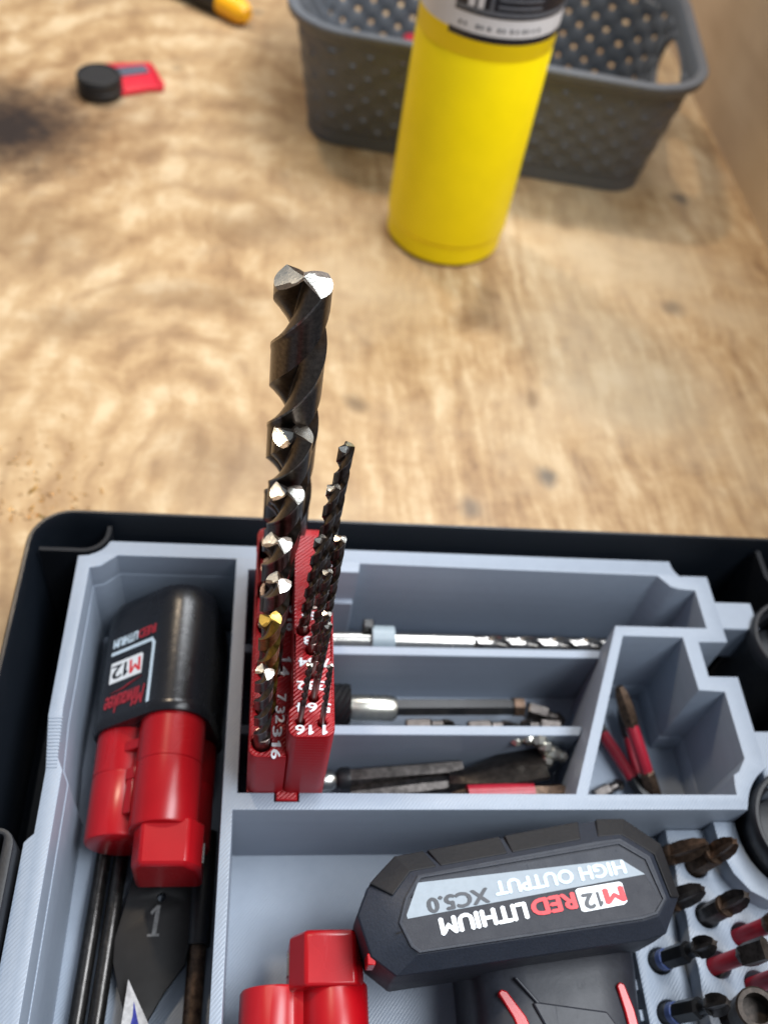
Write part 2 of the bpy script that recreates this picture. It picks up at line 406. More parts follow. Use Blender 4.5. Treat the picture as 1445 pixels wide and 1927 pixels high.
wall_strip([(-76, 197.2), (-62, 197.2)] + arc(-61.5, 205.5, 8.3, -90, 0, 8) + [(-53.2, 208.2)], 1.5, 8, 62.0).build('corner_rib', RIBP, bin_)
wall_strip([(197, 208.5), (197, 196), (200, 190), (200, 130)], 2, 8, 62).build('side_rib', RIBP, bin_)
lt = MB().curve(rrect(-98, -63.6, 30, 96.2, 5, 5), [rrect(-92, -66.6, 84.5, 94.2, 1.2, 3), rrect(-92, -68.2, 34, 81.5, 1.2, 3)], 50, 69, .6)
lt.build('latch_frame', LATCHP, bin_, smooth=40)
MB().box(-93, -69, 32, 92, 48, 56).build('latch_back', BLACKP, bin_)
MB().rod((-84, 79, 56), (-84, 79, 60.5), 3.2, 20).build('latch_pin', DKSTEEL, bin_)

# ------------------------------------------------------------------ grey printed insert
ins = thing('organizer_insert', 'grey printed plastic insert with divided compartments seated in the black bin', 'organizer', (55, 90, 8))
ins_out = ([(-62.4, 194.8), (-58.5, 195.3)] + arc(-61.0, 204.4, 9.2, -72, -20, 6) + [(-51.8, 201.6), (158.4, 201.6)]
           + arc(167.2, 201.0, 8.8, 180, 226, 5) + [(161.6, 195), (172, 195), (172, 166), (160.8, 165.8), (160.8, 151.9), (171.8, 151.9), (171.4, 118)]
           + arc(181, 99.5, 20.5, 116, 170, 7)[0:7] + [(160.6, 103.6), (-4, 103.6), (-4, -30), (-63.2, -30), (-62.6, 94.2), (-61.6, 95.4), (-60.2, 96.8), (-60.2, 115.8), (-62.4, 133.6)])
cA = [(-57.8, 189.8), (-54.2, 190.6), (-49, 195.4), (-7.4, 195.6), (-7.4, -26), (-55.3, -26), (-55.3, 116), (-57.2, 120), (-58.2, 136)]
cB = [(-2.9, 191.2), (-2.9, 109), (8.2, 109), (8.2, 106.2), (15.8, 106.2), (15.8, 109), (103.8, 108.8), (130.2, 171.9), (165.4, 171.9), (165.4, 188.4), (159, 188.8), (156, 189.8), (151.9, 194.6), (37.4, 195.5), (36.9, 191.5)]
cC = [(107.9, 108.7), (158.3, 108.7), (158.6, 112), (159.3, 115.4), (161.6, 116.7), (164.8, 121.2), (165, 145.8), (155.4, 146.3), (155, 167.6), (132.3, 167.6)]
MB().curve(ins_out, [cA, cB, cC], 10, 62, .35).build('frame', INSERT, ins, smooth=30)
def grow(poly, d):
    n = len(poly); out = []; ar = sum(poly[i][0] * poly[(i + 1) % n][1] - poly[(i + 1) % n][0] * poly[i][1] for i in range(n)); sg = 1 if ar > 0 else -1
    for i in range(n):
        a, b, c = Vector(poly[i - 1]), Vector(poly[i]), Vector(poly[(i + 1) % n])
        n1 = Vector(((b - a).y, -(b - a).x)).normalized() * sg; n2 = Vector(((c - b).y, -(c - b).x)).normalized() * sg
        m_ = (n1 + n2); m_ = m_ / max(.35, m_.dot(n1)); out.append(tuple(b + m_ * d))
    return out
for cell, zt_ in ((cA, 50.5), (cC, 24.0)):
    MB().curve(grow(cell, .35), [grow(cell, -.32)], 12, zt_, .12).build('liner', INSERT, ins, smooth=30)
MB().box(-60, 168, -28, 194, 9, 14).build('base_plate', INSERT, ins)
MB().box(-5, 150, -28, 106, 14.5, 20).build('deep_floor', INSERT, ins)
MB().prism([(-3.2, 165.8), (127.8, 166.6), (129.3, 170.1), (-3.2, 169.3)], 12, 47).build('shelf', INSERT, ins, bevel=.3)
MB().prism([(-3.2, 134.9), (114.6, 135.6), (116.2, 139.2), (-3.2, 138.4)], 12, 47).build('shelf', INSERT, ins, bevel=.3)
rm = MB()
for k in range(15):
    y = 116.5 + 1.15 * k; f = (y - 115.8) / 18
    rm.box(-60.0 - 2.2 * f, -56.9 - .9 * f, y, y + .55, 61.9, 62.22)
rm.build('ridge', INSERT, ins, bevel=.1, kind='stuff')
MB().box(171.4, 187.4, 172.6, 184.6, 40, 60.5).build('tab', INSERT, ins, bevel=.6)
MB().box(170.8, 190, 112, 131.8, 40, 60.5).build('tab', INSERT, ins, bevel=.6)
MB().box(20, 36.4, 189.5, 193, 12, 44).build('step', INSERT, ins, bevel=.3)
# bit rack of three terraces with scalloped tops and round holes
Z1, Z2, Z3 = 37.0, 44.5, 52.0
RH1 = [(131.2, 94.5), (131.0, 79.5), (130.8, 64.6), (130.2, 49.7)]
RH2 = [(147.0, 91.5), (146.6, 76.1), (146.3, 61.6), (146.2, 47.0), (156.8, 69.9), (157.0, 55.8)]
def scallop(xa, ya, xb, yb, n, amp, ph=0.0):
    """wavy edge between two corners, one wave to each bit hole"""
    return [(xa + (xb - xa) * i / n + amp * math.cos(2 * math.pi * (ya + (yb - ya) * i / n - ph) / 15.2), ya + (yb - ya) * i / n) for i in range(n + 1)]
cup = arc(181, 99.5, 20.5, 250, 170, 9)
ring3 = [(152.9, 103.4), (152.9, 97.4), (153.5, 91.9), (155.2, 86.6), (159.3, 81.1), (165.1, 77.8), (171, 76.6)]
rk = MB()
rk.curve([(123.2, -28), (138.9, -28), (138.9, 103.4), (128, 103.4), (126, 72), (123.2, 68.5)], [circle(x, y, 3.9, 20) for x, y in RH1], 20.2, Z1, .7)
rk.curve([(138.4, -28), (196, -28), (196, 76)] + cup + [(160.4, 103.4), (139.3, 103.4)] + scallop(139.2, 100, 138.4, -20, 46, .35), [circle(x, y, 3.9, 20) for x, y in RH2], 20.2, Z2, .7)
rk.curve(ring3[::-1] + [(160.4, 103.4)] + cup[::-1][1:], [], 20.2, Z3, .5)
rk.build('bit_rack', INSERT, ins, smooth=30)
for y in (58.5, 50.0):
    MB().box(121.6, 123.6, y - 1.6, y + 1.6, 30, 34.5).build('rack_clip', INSERT, ins, bevel=.3)

# ------------------------------------------------------------------ red drill bit holder
hold = thing('drill_bit_holder', 'red printed drill bit holder with white raised size numbers', 'bit holder', (11, 150, 20))
HOLES_L = [(3.6, 113.6, 2.75), (4.4, 124.7, 3.2), (5.1, 137.3, 3.8), (5.6, 152.6, 4.5), (6.1, 165.2, 5.4), (6.6, 175.0, 5.0), (8.6, 183.2, 5.0)]
HOLES_R = [(13.7, 113.6, 1.15), (19.7, 113.2, 1.15), (17.4, 120.8, 1.35), (17.0, 128.4, 1.5), (16.8, 136.2, 1.7), (14.3, 142.8, 1.9), (20.3, 142.8, 1.9), (17.3, 152.0, 2.1), (19.8, 159.0, 2.4)]
hb = MB()
lo = [(-.2, 111.8)] + arc(2.6, 111.9, 2.8, 180, 270, 4) + [(10.6, 109.1), (10.6, 118.4), (11.8, 119.6), (11.8, 177.4), (23.2, 177.4)] + arc(20.5, 188.0, 2.7, 0, 90, 4) + arc(2.6, 187.9, 2.8, 90, 180, 4)
hb.curve(lo[1:], [circle(x, y, r, 24) for x, y, r in HOLES_L[:5]] + [circle(6.9, 181.5, 8.0, 30)][:0] + [circle(5.9, 181.6, 5.6, 24)], 20, 88, .7)
up = arc(13.0, 111.4, 2.6, 180, 270, 4) + arc(20.7, 111.6, 2.6, 270, 360, 4) + arc(20.7, 175.0, 2.6, 0, 90, 4) + [(11.6, 177.6), (11.6, 118.5), (10.4, 117.2)]
hb.curve(up, [circle(x, y, r, 18) for x, y, r in HOLES_R], 20, 102, .7)
hb.build('body', REDP, hold, smooth=40)
MB().box(-.1, 23, 110, 190, 21, 60).build('core', REDP, hold)
MB().box(8.7, 15.3, 106.5, 110.5, 45, 62.2).build('peg', REDP, hold, bevel=.5)
def num_r(s, u1, u0, v, hgt=2.75):
    p0, p1 = at(u1, v, 102), at(u0, v, 102); p1.y = p0.y
    off = Vector((0, hgt / 2, 0))
    MB().text(s, p0 + off, p1 + off, (0, 0, 1), hgt, .35, .02).build('number', WHITEP, hold, smooth=0)
for s, u1, u0, v in [('1', 616, 607, 1374), ('1', 590, 581, 1374), ('6', 573, 556, 1374), ('5', 622, 608, 1333), ('64', 596, 558, 1332), ('3', 611, 597, 1291), ('32', 594, 559, 1291),
                     ('7', 620, 608, 1248), ('64', 595, 562, 1247), ('1', 619, 612, 1206), ('8', 587, 572, 1206), ('9', 622, 611, 1168), ('64', 596, 568, 1160)]:
    num_r(s, u1, u0, v)
def num_l(s, v0, v1, u):
    p0, p1 = at(u, v0, 88), at(u - (v1 - v0) * .09, v1, 88); p0.x = p1.x = (p0.x + p1.x) / 2 - 1.5
    MB().text(s, p0, p1, (0, 0, 1), 2.6, .3, .02).build('number', WHITEP, hold, smooth=0)
for s, v0, v1, u in [('3', 1368, 1386, 524), ('1', 1395, 1405, 522), ('6', 1411, 1428, 521), ('7', 1307, 1320, 532), ('32', 1330, 1361, 530), ('1', 1237, 1245, 541), ('4', 1255, 1272, 538),
                     ('5', 1142, 1154, 554), ('1', 1163, 1169, 550), ('6', 1174, 1187, 549), ('3', 1104, 1116, 566), ('8', 1122, 1134, 562)]:
    num_l(s, v0, v1, u)

# ------------------------------------------------------------------ twist drill bits
def section(phi, rad, web):
    """radius of the two-flute cross section; phi = 0 at a cutting margin"""
    p = math.degrees(phi) % 180
    if p < 8: return rad
    if p < 12: return rad * (1 - .025 * (p - 8) / 4)
    if p < 94: return rad * .975
    t = (p - 94) / 86
    return rad * (1 - (1 - web) * (math.sin(math.pi * min(1, t ** .9)) ** .7) * (1 if t < 1 else 0) - .025 * (1 - t))
def bit(label, base, tip, dia, phase, body=OXIDE, point=GROUND, shank=SHANK, pitch=4.05, shank_len=2.0, shank_dia=None, npts=44, group='drill bits standing in the red holder', web=.27, cone=17):
    B, T = Vector(base), Vector(tip); d = T - B; L = d.length
    M = Matrix.Translation(B) @ d.to_track_quat('Z', 'Y').to_matrix().to_4x4()
    # keep the spin about the axis independent of the lean
    q = Vector((0, 0, 1)).rotation_difference(d.normalized()).to_matrix().to_4x4()
    M = Matrix.Translation(B) @ q
    t = thing('drill_bit', label, 'drill bit', group=group, M=M)
    rad = dia / 2; pt = pitch * dia; z0 = max(shank_len, 0)
    angs = [2 * math.pi * i / npts for i in range(npts)]
    ct, rl = math.tan(R(cone)), .0
    def zt(r, k, a):
        q = (math.degrees(a) + 43) % 180 - 90            # angle from the middle of the land
        c, e = math.cos(R(q)), math.sin(R(q))
        return L - r * (ct * abs(c) + rl * (e + .4))
    zc = L - rad * math.tan(R(cone)) - .14 * rad
    n = max(10, int((zc - z0) / pt * 40))
    rings = []
    for k in range(n + 1):
        z = z0 + (zc - z0) * k / n; tw = 2 * math.pi * (z - L) / pt + phase
        fade = min(1, .25 + (z - z0) / (dia * .9)) if shank_len > 0 else 1
        ring = []
        for a in angs:
            r = section(a, rad, web); r = rad * (1 - fade) + r * fade
            ring.append((r * math.cos(a + tw), r * math.sin(a + tw), z))
        rings.append(ring)
    top = []
    for i, a in enumerate(angs):
        r = section(a, rad, web); z = zt(r, i, a); tw = 2 * math.pi * (z - L) / pt + phase
        top.append((r * math.cos(a + tw), r * math.sin(a + tw), z))
    rings.append(top)
    fb = MB().loft(rings, caps=False)
    for k_ in range(len(rings) - 1):
        for i in (0, npts // 2, npts - 1, npts // 2 - 1)[:2]: fb.mi[k_ * npts + i] = 1
    fb.build('fluted_body', [body, WORNGLINT if body is OXIDE else body], t, smooth=38, local=True)
    m = MB(); mid = []
    for i, a in enumerate(angs):
        r = section(a, rad, web) * .5; z = zt(r, i, a); tw = 2 * math.pi * (z - L) / pt + phase
        mid.append((r * math.cos(a + tw), r * math.sin(a + tw), z))
    o = 0; v = top + mid + [(0, 0, L - .02 * rad)]
    f = [(i, (i + 1) % npts, npts + (i + 1) % npts, npts + i) for i in range(npts)] + [(npts + i, npts + (i + 1) % npts, 2 * npts) for i in range(npts)]
    m.add(v, f)
    for i in range(npts):
        q = (i + .5) / npts * 360 % 180
        if q > 74: m.mi[i] = 1
        if q > 100: m.mi[npts + i] = 1
    m.build('point', [point, body], t, smooth=12, local=True)
    sr = (shank_dia or dia * .97) / 2
    MB().lathe([(sr * .96, -16), (sr, -15.5), (sr, z0), (sr * .93, z0 + .05)], 24).build('shank', shank, t, local=True)
    return t
BL = [((3.6, 113.6, 88), (3.1, 113.6, 130.5), 4.9, -1.15, 5), ((4.4, 124.7, 88), (4.0, 124.7, 137.6), 5.8, -.35, 0), ((5.1, 137.3, 88), (5.9, 137.3, 135.8), 6.9, -1.3, 0),
      ((5.4, 152.6, 88), (5.5, 152.6, 132.5), 8.2, -.95, 0), ((6.3, 165.2, 88), (7.6, 165.2, 139), 10.0, -.75, 0), ((7.0, 174.0, 88), (8.4, 174.0, 153.4), 11.5, -.30, 0), ((8.6, 184.6, 88), (8.4, 184.6, 197.5), 14.8, -.82, 0)]
LBL = ['drill bit nearest the front in the left row of the red holder', 'gold coated drill bit in the left row of the red holder',
       'black drill bit with bright split tip directly behind the gold bit', 'black drill bit with bright tip, fourth from the front in the left row',
       'thick black drill bit with bright chisel tip, fifth from the front in the left row', 'thick drill bit in front of the tallest, reflecting an orange glint at its tip',
       'tallest and thickest drill bit, black with one bright tip face']
for (b, t_, d, ph, sl), lb in zip(BL, LBL):
    g = lb.startswith('gold')
    bit(lb, b, t_, d, ph, body=GOLD if g else OXIDE, point=GOLDTIP if g else GROUND, shank_len=sl, npts=56 if d > 9 else 44, web=.24 if d > 14 else .27)
BR_ = [((13.7, 113.6), (14.1, 113.6, 134.1), 1.7, 10.5, 'tiny drill bit at the front left corner of the raised half of the holder'),
       ((19.7, 113.2), (19.2, 113.2, 134.5), 1.7, 11, 'tiny drill bit at the front right corner of the raised half of the holder'),
       ((17.4, 120.8), (18.3, 120.8, 141.3), 2.1, 12.5, 'thin drill bit with a long bare shank just behind the two tiny ones'),
       ((17.0, 128.4), (18.6, 128.4, 134.6), 2.5, 9, 'thin drill bit with pale split tip behind the bare shanked one'),
       ((16.8, 136.2), (18.2, 136.2, 142.5), 2.8, 5, 'dull tipped drill bit in the middle of the raised half of the holder'),
       ((14.3, 142.8), (16.0, 142.8, 147.9), 3.2, 4, 'drill bit with one white tip face rising beside the step of the holder'),
       ((20.3, 142.8), (21.1, 142.8, 148.0), 3.4, 4, 'drill bit with rounded dull tip at the right edge of the holder'),
       ((17.3, 152.0), (18.7, 152.0, 157.7), 3.7, 0, 'second tallest drill bit of the raised half with a white tip face'),
       ((19.8, 159.0), (21.4, 159.0, 165.6), 4.2, 0, 'tallest thin drill bit of the raised half of the holder')]
for i, ((bx, by), t_, d, sl, lb) in enumerate(BR_):
    bit(lb, (bx, by, 102), t_, d, -.75 + .5 * (i % 3), shank_len=sl, npts=32, shank=SHANK, web=.42, pitch=4.9)

# ------------------------------------------------------------------ red stick batteries
def ray_circles(cs, r, th, floor):
    dx, dz = math.cos(th), math.sin(th); best = floor
    for cx, cz in cs:
        b = dx * cx + dz * cz; c = cx * cx + cz * cz - r * r; D = b * b - c
        if D >= 0: best = max(best, b + math.sqrt(D))
    return best
def hull(pts):
    pts = sorted(set((round(x, 4), round(y, 4)) for x, y in pts))
    def half(ps):
        h = []
        for p in ps:
            while len(h) > 1 and (h[-1][0] - h[-2][0]) * (p[1] - h[-2][1]) - (h[-1][1] - h[-2][1]) * (p[0] - h[-2][0]) <= 0: h.pop()
            h.append(p)
        return h
    return half(pts)[:-1] + half(pts[::-1])[:-1]
def sec(poly, y, k=1.0, c=(0, 0)): return [(c[0] + (x - c[0]) * k, y, c[1] + (z - c[1]) * k) for x, z in poly]
def stick_battery(label, loc, rotz, a0, cap=True, rr=9.8, rc=11.0, body_len=37, tower_len=13, tw=10.5, tower_dx=0, th_k=0):
    t = thing('battery_pack', label, 'battery', loc, rotz)
    lobes = [(rc * math.cos(R(a0 + 120 * k)), rc * math.sin(R(a0 + 120 * k))) for k in range(3)]
    tre = [(ray_circles(lobes, rr, R(4 * i), 11.2) * math.cos(R(4 * i)), ray_circles(lobes, rr, R(4 * i), 11.2) * math.sin(R(4 * i))) for i in range(90)]
    m = MB()
    m.loft([sec(tre, y, k) for y, k in ((3, 1), (-15.6, .992), (-15.8, .978), (-16.2, .978), (-16.4, .992), (-body_len + 1.0, .985), (-body_len + .25, .965), (-body_len, .93))])
    m.build('red_body', PACKRED, t, smooth=40, local=True)
    lx, lz = lobes[0]; e = Vector((lx, 0, lz)).normalized()
    # contact tower with facets, sits on the first lobe
    cx, cz = lx * .62 + tower_dx, lz * .62
    def tb(w, h): return [(cx - w, cz - h), (cx + w, cz - h), (cx + w, cz + h * .45), (cx + w * .6, cz + h), (cx - w * .75, cz + h), (cx - w, cz + h * .6)]
    th = rr + rc - .62 * rc - .6 + th_k
    m = MB(); m.loft([sec(tb(tw, th), y, k, (cx, cz)) for y, k in ((-body_len + 2, 1), (-body_len - tower_len + 1.2, .985), (-body_len - tower_len, .90))])
    m.build('contact_tower', PACKRED, t, smooth=30, local=True, bevel=.9)
    for s in (-1, 1):
        MB().box(cx + s * tw - .4, cx + s * tw + .35, -body_len - 9, -body_len - 3, cz - 1, cz + 2.2).build('contact', STEEL, t, local=True)
    # latch tongue along the second lobe
    sx, sz = lobes[1]; n = Vector((sx * .35 + lx * .65, 0, sz * .35 + lz * .65)).normalized()
    return t, lobes, tre
t, lobes, tre = stick_battery('black capped red stick battery lying in the left compartment', (-29.2, 140, 34.5), 0, 70, rr=10.7, rc=11.4, tower_dx=3.6, tower_len=12.5, th_k=-2.6)
# cap
hl = hull([(x + 12.5 * math.cos(R(5 * i)), z + 12.5 * math.sin(R(5 * i))) for x, z in lobes for i in range(72)])
MB().loft([sec(hl, y, k) for y, k in ((-1.2, .97), (0, 1.0), (2.5, 1.0), (3.2, .985), (40, .985), (45, .96), (48.4, .90), (49.8, .80))]).build('cap', PACKBLK, t, smooth=45, local=True)
n = Vector((math.cos(R(130)), 0, math.sin(R(130)))); tt = Vector((n.z, 0, -n.x))
org = Vector(((lobes[0][0] + lobes[1][0]) / 2, 0, (lobes[0][1] + lobes[1][1]) / 2)) + n * (12.5 * .985 + .02) 
def lf(s, y): return org + tt * s + Vector((0, y, 0))
def ltext(name, body, s0, s1, y, h, mat, **k):
    MB().text(body, lf(s0, y + h), lf(s1, y + h), n, h, .12, **k).build(name, mat, t, smooth=0, local=True)
def lquad(name, pts, mat, up=.1):
    m = MB(); a = [lf(s, y) for s, y in pts]; k = len(a)
    m.add([p - n * .05 for p in a] + [p + n * up for p in a], [list(range(k, 2 * k)), list(range(k))[::-1]] + [(i, (i + 1) % k, k + (i + 1) % k, k + i) for i in range(k)])
    return m.build(name, mat, t, smooth=0, local=True)
ltext('script_logo', 'Milwaukee', 7.2, -11.0, 3.4, 6.6, INKDR, bold=.012, shear=.3, spacing=.95)
lquad('lightning_bolt', [(5.5, 13.8), (-1, 12.6), (-.4, 12.0), (-9.4, 11.0), (-2.2, 11.4), (-2.6, 12.0)], INKDR)
lquad('badge', [(4.6, 14.9), (4.6, 22.2), (4.0, 22.9), (-10.2, 22.9), (-10.2, 14.9)], INKW)
ltext('badge_letter', 'M', 4.0, -1.2, 16.2, 5.4, INKR, bold=.03, shear=-.1)
ltext('badge_number', '1', -1.9, -3.9, 16.2, 5.4, PACKBLK, bold=.02)
ltext('badge_number', '2', -4.8, -9.4, 16.2, 5.4, PACKBLK, bold=.03)
lquad('label_frame', [(8.6, 1), (9.8, 1), (9.8, 25.2), (8.4, 27.4), (-11, 27.4), (-11, 26.1), (7.9, 26.1), (8.6, 24.8)], INKPALE)
ltext('label_word', 'RED', 9.2, 1.2, 29.2, 3.4, INKDR, bold=.03)
ltext('label_word', 'LITHIUM', .8, -10.6, 29.2, 3.4, INKPALE, bold=.03)
# raised latch details on the red lobes
m = MB()
mx, mz = org.x, org.z
for (y0, y1, w, up) in ((-10, -6.6, 3.6, 1.3), (-20, -16, 2.0, .8), (-31, -20, 1.5, .7)):
    a = org + tt * .4 - n * 5.4
    B = Matrix((tt, Vector((0, 1, 0)), n)).transposed().to_4x4(); B.translation = a
    m.box(-w, w, y0, y1, -2, up, B)
m.build('latch_tongue', PACKRED, t, bevel=.35, local=True)
t2, _, _ = stick_battery('red stick battery at the front left of the large compartment with its tower pointing back', (20.0, 21.0, 39.5), math.pi, 133, rr=9.6, rc=10.6)

# ------------------------------------------------------------------ long tools in the left compartment
g = 'dark steel rods beside the red battery'
def rod_thing(name, label, cat, a, b, r, mat, group=None, seg=18):
    a, b = Vector(a), Vector(b)
    t = thing(name, label, cat, (a.x, a.y, a.z - r), group=group)
    MB().axis(a, b, [(r * .8, 0), (r, .006), (r, .994), (r * .8, 1)], seg).build('shaft', mat, t)
    return t
tq = rod_thing('driver_rod', 'dark steel rod nearest the left wall of the insert', 'rod', (-45.6, 118, 18.5), (-49.2, 2, 18.5), 2.5, RODM, g)
tq = rod_thing('driver_rod', 'second dark steel rod from the left wall, worn grey along the top', 'rod', (-39.9, 118, 18.6), (-43.4, 2, 18.6), 2.55, RODM, g)
tq = rod_thing('brown_rod', 'brown steel rod in the shadow beside the compartment divider', 'rod', (-13.4, 80, 18), (-14.2, 2, 18), 2.9, RUST)
MB().rod((-13.4, 112, 18.2), (-13.4, 76, 18.2), 4.0, 18).build('collar', BLKTOOL, tq)
sp = thing('spade_bit', 'flat black spade drill bit stamped 1 lying under the red battery', 'spade bit', (-28, 80, 17))
def Q(u, v, z=20): p = at(u, v, z); return (p.x, p.y)
blade = [Q(258, 1625), Q(238, 1695), Q(216, 1768), Q(213, 1812), Q(222, 1862), Q(234, 1908), Q(246, 1960), Q(262, 1960), Q(276, 1926), Q(310, 1868), Q(349, 1815), Q(357, 1780), Q(364, 1700), Q(374, 1625)]
MB().curve(blade, [circle(*Q(305, 1689), 1.35, 20)], 18.2, 20.6, .35).build('blade', BLADE, sp, smooth=30)
q = [at(u, v, 20.6) for u, v in ((286, 1758), (294, 1712), (286, 1722), (284, 1716), (297, 1703), (303, 1704), (294, 1757), (300, 1757), (299, 1762), (277, 1763), (278, 1758))]
MB().prism([(p.x, p.y) for p in q], 20.3, 20.72).build('stamped_size', STAMP, sp, smooth=0)
bl = thing('pointed_blade', 'bright pointed blade with a painted blue reflection lying over the black spade bit', 'blade', (-29, 55, 21))
P = [at(242, 1843, 24), at(226, 1945, 24), at(264, 1945, 24), at(288, 1945, 24)]
m = MB()
tipv, lft, mid_, rgt = P; up = Vector((0, 0, 2.2)); lo_ = Vector((0, 0, -.8))
m.add([tipv, lft, mid_ + up, rgt, tipv + lo_, lft + lo_, rgt + lo_], [(0, 1, 2), (0, 2, 3), (4, 6, 5), (0, 4, 5, 1), (0, 3, 6, 4), (1, 5, 6, 3, 2)])
m.build('blade', BLADEW, bl, smooth=0)
m = MB(); a = tipv.lerp(mid_, .45) + up * .45; 
e1 = tipv.lerp(mid_, .42) + up * .42 + Vector((.3, 0, .12)); e2 = tipv.lerp(lft, .95).lerp(mid_ + up, .45) + Vector((0, 0, .14)); e3 = mid_ + up + Vector((0, .6, .12)); e4 = (tipv.lerp(lft, .7)).lerp(tipv.lerp(mid_ + up, .7), .75) + Vector((0, 0, .14))
m.add([e1, e4, e2, e3], [(0, 1, 2, 3)]); m.build('painted_reflection', BLUEREFL, bl, smooth=0)  # blue reflection on the blade, painted as a coloured face

# ------------------------------------------------------------------ shelf rows
ld = thing('long_drill_bit', 'long bright drill bit lying along the back shelf inside a pale clip', 'drill bit', (70, 176, 36))
MB().axis((12, 176, 40), (82, 176, 40), [(3.3, 0), (3.3, 1)], 24).build('shank', STEEL, ld)
m = MB(); rings = []
for k in range(91):
    x = 82 + 54 * k / 90; tw = 2 * math.pi * (x - 82) / 25
    rings.append([(x, 176 + section(2 * math.pi * i / 32, 3.3, .35) * math.cos(2 * math.pi * i / 32 + tw), 40 + section(2 * math.pi * i / 32, 3.3, .35) * math.sin(2 * math.pi * i / 32 + tw)) for i in range(32)])
m.loft(rings).build('flutes', DRKFL, ld, smooth=40)
cl = thing('pale_clip', 'pale translucent plastic clip wrapped around the long bright drill bit', 'clip', (47, 176, 36))
m = MB(); outl = arc(176, 41, 5.2, -30, 210, 14) + arc(176, 41, 4.0, 210, -30, 14)
m.loft([[(x, y, z) for y, z in outl] for x in (43.2, 51.8)]).build('ring', WHITEC, cl, bevel=.3)
MB().box(40, 44, 178, 182, 38, 46).build('jaw', BLKTOOL, cl, bevel=.5)
mh = thing('magnetic_bit_holder', 'black knurled magnetic bit holder with satin collar lying in the middle row', 'bit holder', (60, 153, 25))
m = MB(); rings = []
for k in range(41):
    x = 14 + 21.5 * k / 40
    rings.append([(x, 153.4 + (6.9 + (.7 if (i + k) % 4 < 2 else 0)) * math.cos(2 * math.pi * i / 44), 32.6 + (6.9 + (.7 if (i + k) % 4 < 2 else 0)) * math.sin(2 * math.pi * i / 44)) for i in range(44)])
m.loft(rings).build('knurled_grip', BLKTOOL, mh, smooth=20)
MB().axis((35.5, 153.0, 31.2), (52.6, 153.0, 31.0), [(4.5, 0), (4.7, .03), (4.7, .9), (4.0, 1)], 32).build('collar', SATIN, mh)
MB().axis((52.4, 153.2, 31.4), (97, 154.6, 30.4), [(3.3, 0), (3.3, .97), (3.0, 1)], 6).build('shaft', BLKTOOL, mh, smooth=20)
MB().axis((97, 154.6, 30.4), (101, 154.7, 30.2), [(3.7, 0), (3.7, 1)], 6).build('end_ring', RUST, mh)
def hexbit(name, label, cat, a, b, r, mat, group=None, tipmat=None, tip=.22, neck=True):
    a, b = Vector(a), Vector(b); t = thing(name, label, cat, (a.x, a.y, min(a.z, b.z) - r), group=group)
    c = a.lerp(b, .52); d = a.lerp(b, 1 - tip)
    MB().axis(a, c, [(r * .9, 0), (r, .06), (r, .94), (r * .8, 1)], 6).build('hex_shank', mat, t, smooth=20)
    if neck: MB().axis(c, d, [(r * .8, 0), (r * .62, .1), (r * .62, .9), (r * .8, 1)], 14).build('neck', mat, t)
    # four-winged driving tip
    Mx = Matrix.Translation(d) @ (b - d).to_track_quat('Z', 'Y').to_matrix().to_4x4(); L = (b - d).length
    def star(k, tw=0): return [((.95 if i % 2 == 0 else .5) * r * k * math.cos(math.pi * i / 4 + tw), (.95 if i % 2 == 0 else .5) * r * k * math.sin(math.pi * i / 4 + tw)) for i in range(8)]
    m = MB(); m.loft([[(x, y, z) for x, y in star(k)] for k, z in ((.9, 0), (.85, L * .45), (.5, L * .9), (.25, L))], M=Mx)
    m.build('driver_tip', tipmat or mat, t, smooth=20)
    return t
gm = 'loose bits at the far end of the middle row'
hexbit('driver_bit', 'thick dark loose bit at the far right of the middle row', 'driver bit', (103, 154.5, 28), (118, 151, 26), 3.6, DKSTEEL, gm)
hexbit('driver_bit', 'black loose bit lying against the slanted divider below the thick dark one', 'driver bit', (97, 149.0, 23), (116, 145.5, 23), 3.2, BLKTOOL, gm)
hexbit('driver_bit', 'slim black loose bit close to the low shelf wall below the long shaft', 'driver bit', (66, 143.6, 33), (84, 143.2, 32.5), 2.3, BLKTOOL, gm)
hexbit('driver_bit', 'small grey bit beside the shelf wall in the middle row', 'driver bit', (56, 146.5, 30), (74, 147, 31), 2.7, DKSTEEL, gm)
hexbit('driver_bit', 'dark loose bit lying across the middle row near the slanted divider', 'driver bit', (114, 146, 31), (99, 147.5, 30), 3.0, DKSTEEL, gm)
hexbit('driver_bit', 'worn grey loose bit under the black shaft in the middle row', 'driver bit', (79, 146.2, 30), (96, 147, 31), 2.6, DKSTEEL, gm)
# front row: large spade bit, rod, red sleeve bit
a3 = thing('auger_bit', 'heavy dark brown bit with bright worn cutter lying in the front row', 'wood bit', (80, 126, 20))
MB().axis((36, 123.0, 24), (84, 126.5, 30), [(3.4, 0), (3.4, .55), (3.0, .7), (3.8, 1)], 8).build('shank', DKSTEEL, a3, smooth=20)
m = MB(); rings = []
for k in range(15):
    q = k / 14; w = 3.0 + 6.2 * min(1, q * 1.7); th = 3.4 - 1.9 * q; x = 70 + 32 * q; yy = 125.6 + 3.2 * q; zz = 29 + 11 * q; tw = R(-38 + 6 * q)
    rings.append([(x, yy + cx_ * math.cos(tw) - cz_ * math.sin(tw), zz + cx_ * math.sin(tw) + cz_ * math.cos(tw)) for cx_, cz_ in ((-w, -th * .4), (-w * .4, -th), (w * .4, -th), (w, -th * .4), (w, th * .4), (w * .4, th), (-w * .4, th), (-w, th * .4))])
m.loft(rings).build('wing', WINGM, a3, smooth=35)
m = MB()
